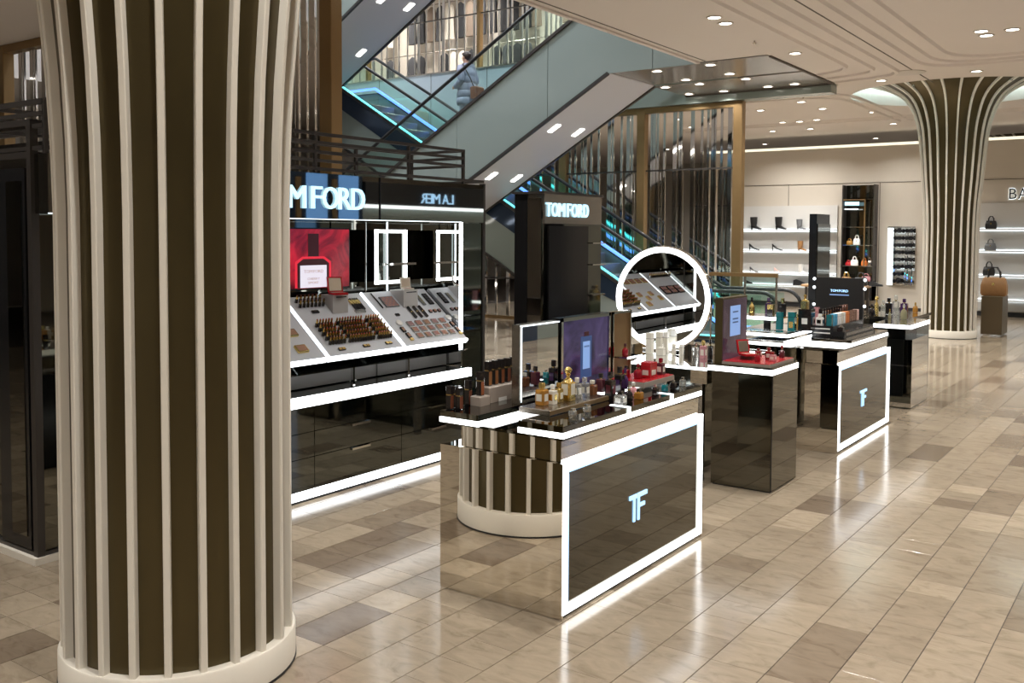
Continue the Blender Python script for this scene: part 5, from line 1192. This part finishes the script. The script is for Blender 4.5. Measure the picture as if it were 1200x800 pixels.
def shoe(px, z, m, label, kind, flip=1, s=1.0):
    p = yat(px, 280, 27.76); t = thing('boot' if kind == 'boot' else 'shoe', label, 'boot' if kind == 'boot' else 'shoe', (p.x, 27.76, z+0.0015), 'footwear on the lit shelves')
    def sec(x, zb, zt, w): return [(flip*x*s, -w*s, zb*s), (flip*x*s, w*s, zb*s), (flip*x*s, w*0.8*s, zt*s), (flip*x*s, -w*0.8*s, zt*s)]
    if kind == 'boot':
        MB().lathe([(0.08*s, 0.10*s), (0.09*s, 0.16*s), (0.10*s, 0.26*s), (0.105*s, 0.36*s)], 14, 0, 0).build('shaft', m, t, True, True)
        MB().rings([sec(-0.075, 0.07, 0.14, .035), sec(-0.03, 0.06, 0.17, .045), sec(0.06, 0.035, 0.13, .045), sec(0.14, 0.005, 0.07, .05), sec(0.23, 0.0, 0.03, .03)]).build('foot', m, t, True, True)
        MB().rings([sec(-0.075, 0.0, 0.075, .018), sec(-0.035, 0.0, 0.065, .018)]).build('heel', m, t, False, True)
    elif kind == 'heel':
        MB().rings([sec(-0.10, 0.13, 0.20, .032), sec(-0.06, 0.11, 0.17, .036), sec(0.04, 0.045, 0.075, .036), sec(0.12, 0.008, 0.045, .042), sec(0.22, 0.0, 0.02, .02)]).build('upper', m, t, True, True)
        MB().rings([sec(-0.10, 0.0, 0.14, .009), sec(-0.075, 0.0, 0.13, .012)]).build('heel', m, t, False, True)
    else:
        MB().rings([sec(-0.13, 0.02, 0.11, .04), sec(-0.07, 0.02, 0.13, .045), sec(0.02, 0.02, 0.10, .045), sec(0.10, 0.02, 0.06, .05), sec(0.18, 0.02, 0.045, .035)]).build('upper', m, t, True, True)
        MB().rings([sec(-0.14, 0.0, 0.022, .045), sec(0.19, 0.0, 0.022, .04)]).build('sole', M['black'], t, False, True)
    return t
shoe(883, Z1[0], M['leather'], 'black sock boot on the top shelf beside the gold post', 'boot', 1, 1.05)
shoe(912, Z1[0], M['leather'], 'black sock boot in the middle of the top shoe shelf', 'boot', 1, 1.05)
shoe(936.5, Z1[0], M['greyleather'], 'short dark ankle boot on the top shelf beside the black tower', 'boot', 1, 0.85)
shoe(882, Z1[1], M['leather'], 'black high heel on the second shelf beside the gold post', 'heel', 1, 1.0)
shoe(909, Z1[1], M['leather'], 'black high heel in the middle of the second shoe shelf', 'heel', 1, 1.0)
shoe(938, Z1[1], M['tan'], 'tan boot on the second shelf', 'boot', 1, 0.8)
shoe(882.5, Z1[2], M['steel'], 'silver high heel on the third shelf beside the gold post', 'heel', 1, 0.85)
shoe(911, Z1[2], M['pinkc'], 'blush high heel on the third shelf', 'heel', 1, 0.8)
shoe(939, Z1[2], M['white'], 'white boot on the third shelf', 'boot', 1, 0.75)
shoe(938, Z1[3], M['leather'], 'black loafer on the lowest shoe shelf', 'flat', 1, 1.35)
shoe(877, Z1[3], M['leather'], 'black sandal on the lowest shelf behind the handrails', 'flat', 1, 0.8)
for px, z, m, l, w, hh in ((965.5, Z1[0], M['leather'], 'black handbag beside the boots on the top shelf', 0.22, 0.34), (966, Z1[1], M['greyleather'], 'grey handbag beside the tan boot', 0.26, 0.24), (965, Z1[2], M['greyleather'], 'grey handbag beside the white boot', 0.26, 0.36),
                           (1161, Z2[0], M['leather'], 'black handbag on the top bag shelf', 0.27, 0.33), (1161, Z2[1], M['greyleather'], 'grey handbag on the second bag shelf', 0.27, 0.30), (1160, Z2[2], M['leather'], 'black handbag on the third bag shelf', 0.28, 0.36)):
    p = yat(px, 280, 27.76); handbag((p.x, 27.76, z), w, hh, 0.12, m, m, l, 'handbags on the lit shelves')
# mirrored niche with small goods
nx0, nx1 = -8.20, -7.30
ni = thing('display_niche', 'gold framed mirrored niche of colourful bags and shoes', 'niche', ((nx0+nx1)/2, 27.85, 0.8))
MB().box(nx0, nx1, 27.95, 27.984, 0.3, 3.56).build('back_mirror', M['smoke'], ni)
for x in (nx0, nx1-0.03): MB().box(x, x+0.03, 27.6, 27.95, 0.3, 3.56).build('frame', M['frame'], ni)
for z in (2.37, 1.86, 1.27, 0.85): MB().box(nx0, nx1, 27.62, 27.95, z-0.02, z).build('shelf', M['chrome'], ni)
MB().box(nx0+0.03, nx1-0.25, 27.60, 27.64, 3.12, 3.15).build('gold_bar', M['gold'], ni); MB().box(nx1-0.28, nx1-0.25, 27.60, 27.64, 1.27, 3.15).build('gold_bar', M['gold'], ni)
MB().box(nx0+0.05, nx0+0.45, 27.70, 27.72, 2.98, 3.08).build('lit_bar', M['led_ice'], ni); MB().box(nx0+0.05, nx0+0.42, 27.70, 27.72, 2.86, 2.89).build('lit_bar', M['led_soft'], ni)
MB().box(nx0, nx1, 27.6, 27.95, 0.3, 0.83).build('drawer_base', M['black'], ni)
for x, z, m, l, w, hh in ((-8.0, 1.86, 'amber', 'yellow pouch bag in the mirrored niche', 0.16, 0.18), (-7.80, 1.86, 'white', 'white handbag in the mirrored niche', 0.18, 0.28), (-7.85, 1.27, 'white', 'cream bag on the middle niche shelf', 0.20, 0.26), (-7.58, 1.27, 'orange', 'orange bag in the mirrored niche', 0.16, 0.22), (-7.425, 1.27, 'steel', 'silver bag beside the orange one', 0.11, 0.24), (-8.02, 1.27, 'red', 'red pouch in the mirrored niche', 0.15, 0.15), (-7.52, 0.85, 'pink', 'pink flat pouch on the low niche shelf', 0.26, 0.2)):
    handbag((x, 27.74, z), w, hh, 0.1, M[m], M[m], l, 'bags in the mirrored niche')
# low table of goods before the niche
lt = thing('low_display', 'low wooden display table of shoes and bags before the niche', 'table', (-8.1, 26.6, 0))
MB().cbox(-8.9, -7.15, 26.3, 26.9, 0.70, 0.76, 0.01).build('top', M['wood'], lt)
for x in (-8.8, -7.25):
    for y in (26.35, 26.8): MB().box(x, x+0.06, y, y+0.06, 0, 0.70).build('leg', M['frame'], lt)
for px, m, l, w in ((992, 'tan', 'round tan basket bag on the low display table', 0.26), (1009, 'leather', 'black bag with gold ring on the low display table', 0.34)):
    p = yat(px, 320, 26.55); handbag((p.x, 26.55, 0.76), w, 0.36, 0.16, M[m], M['goldmetal'] if m == 'tan' else M[m], l, 'bags on the low display table')
for px, l in ((1025.5, 'black loafer at the end of the low display table'),):
    s_ = shoe(px, 0.76, M['leather'], l, 'flat', 1, 1.1); s_.location.y = 26.55; s_.location.x = yat(px, 320, 26.55).x
# sunglasses wall
q0, q1 = yat(1040, 300, 27.93), yat(1072, 300, 27.93); zq0, zq1 = yat(1050, 334, 27.93).z, yat(1050, 267, 27.93).z
ey = thing('eyewear_display', 'mirrored wall panel with rows of sunglasses', 'display', ((q0.x+q1.x)/2, 27.96, zq0))
MB().box(q0.x, q1.x, 27.95, 27.984, zq0, zq1).build('panel', M['mirror_clear'], ey); MB().box(q0.x, q0.x+0.14, 27.92, 27.95, zq0, zq1).build('light_edge', M['led_soft'], ey)
MB().box(q0.x, q1.x, 27.90, 27.95, zq1, zq1+0.04).build('top_edge', M['chrome'], ey)
gl_m = mat('dark_lens', (0.01, 0.01, 0.012), 0.1)
b = MB()
for s in (-1, 1): b.lathe([(0.052, -0.006), (0.056, 0), (0.052, 0.006)], 12, s*0.062, 0); 
b.box(-0.02, 0.02, 0.008, 0.02, -0.005, 0.005)
for s in (-1, 1): b.box(s*0.118-0.006, s*0.118+0.006, 0.0, 0.02, -0.12, 0.0)
b.v = [(x, -z, y) for x, y, z in b.v]; sgm = b.mesh('sunglasses', gl_m, True)
rows = 8
for r in range(rows):
    z = zq0+0.12+(zq1-zq0-0.2)*r/(rows-1)
    rk = MB().box(q0.x+0.16, q1.x-0.03, 27.88, 27.95, z-0.075, z-0.06).build('rack_bar', M['chrome'], ey)
    for k in range(2):
        if r < 2 and k: continue
        o = bpy.data.objects.new('sunglasses', sgm); COL.objects.link(o); tag(o, 'dark sunglasses in the %s row up the eyewear panel, %s its light strip' % (ORD[r], 'beside' if k == 0 else 'away from'), 'sunglasses', 'sunglasses on the eyewear panel')
        o.location = (q0.x+0.30+0.30*k, 27.77, z)
# ------------------------------------------------------------------ barrier at the escalator foot
gb = thing('glass_barrier', 'glass barrier with a gold top rail at the escalator foot', 'barrier', (-6.9, 17.2, 0))
MB().box(-7.6, -6.25, 17.17, 17.23, 1.33, 1.40).build('top_rail', M['gold'], gb); MB().box(-7.58, -6.27, 17.193, 17.207, 0.05, 1.33).build('glass', M['glass'], gb)
for x in (-7.58, -6.9, -6.29): MB().box(x, x+0.03, 17.18, 17.22, 0.0, 1.33).build('post', M['steel'], gb)
# ------------------------------------------------------------------ shop across the aisle, seen only as a reflection
op = thing('aisle_shop', 'dark shop front with a lit fascia across the aisle', 'shop front', (4.4, 18.5, 0))
MB().box(4.0, 5.0, 15.8, 21.5, 2.78, 3.3).build('fascia', M['black_matt'], op)
letters('LA MER', (3.99, 18.95, 2.86), 1.25, 0.24, '-y', op, M['led_blue'], 0.02)
MB().box(4.1, 4.12, 15.8, 21.5, 0.0, 2.7).build('wall', M['esc_green'], op); MB().box(4.0, 4.1, 15.8, 21.5, 2.70, 2.78).build('fascia_light', M['led_soft'], op)
for z in (0.7, 1.2, 1.7): MB().box(3.8, 4.1, 16.0, 21.3, z, z+0.03).build('shelf', M['white'], op)
op2 = thing('aisle_shop', 'shop front with blue light boxes across the aisle', 'shop front', (4.4, 12.8, 0))
MB().box(4.0, 4.6, 11.4, 15.7, 0.0, 3.6).build('wall', M['esc_dark'], op2)
for y in (11.7, 12.9, 14.0, 14.95): MB().box(3.98, 4.0, y, y+0.6, 1.6, 3.4).build('light_box', M['box_blue'], op2)
for y in (12.5, 13.7, 14.75): MB().box(3.95, 4.0, y, y+0.12, 0, 3.3).build('post', M['gold'], op2)
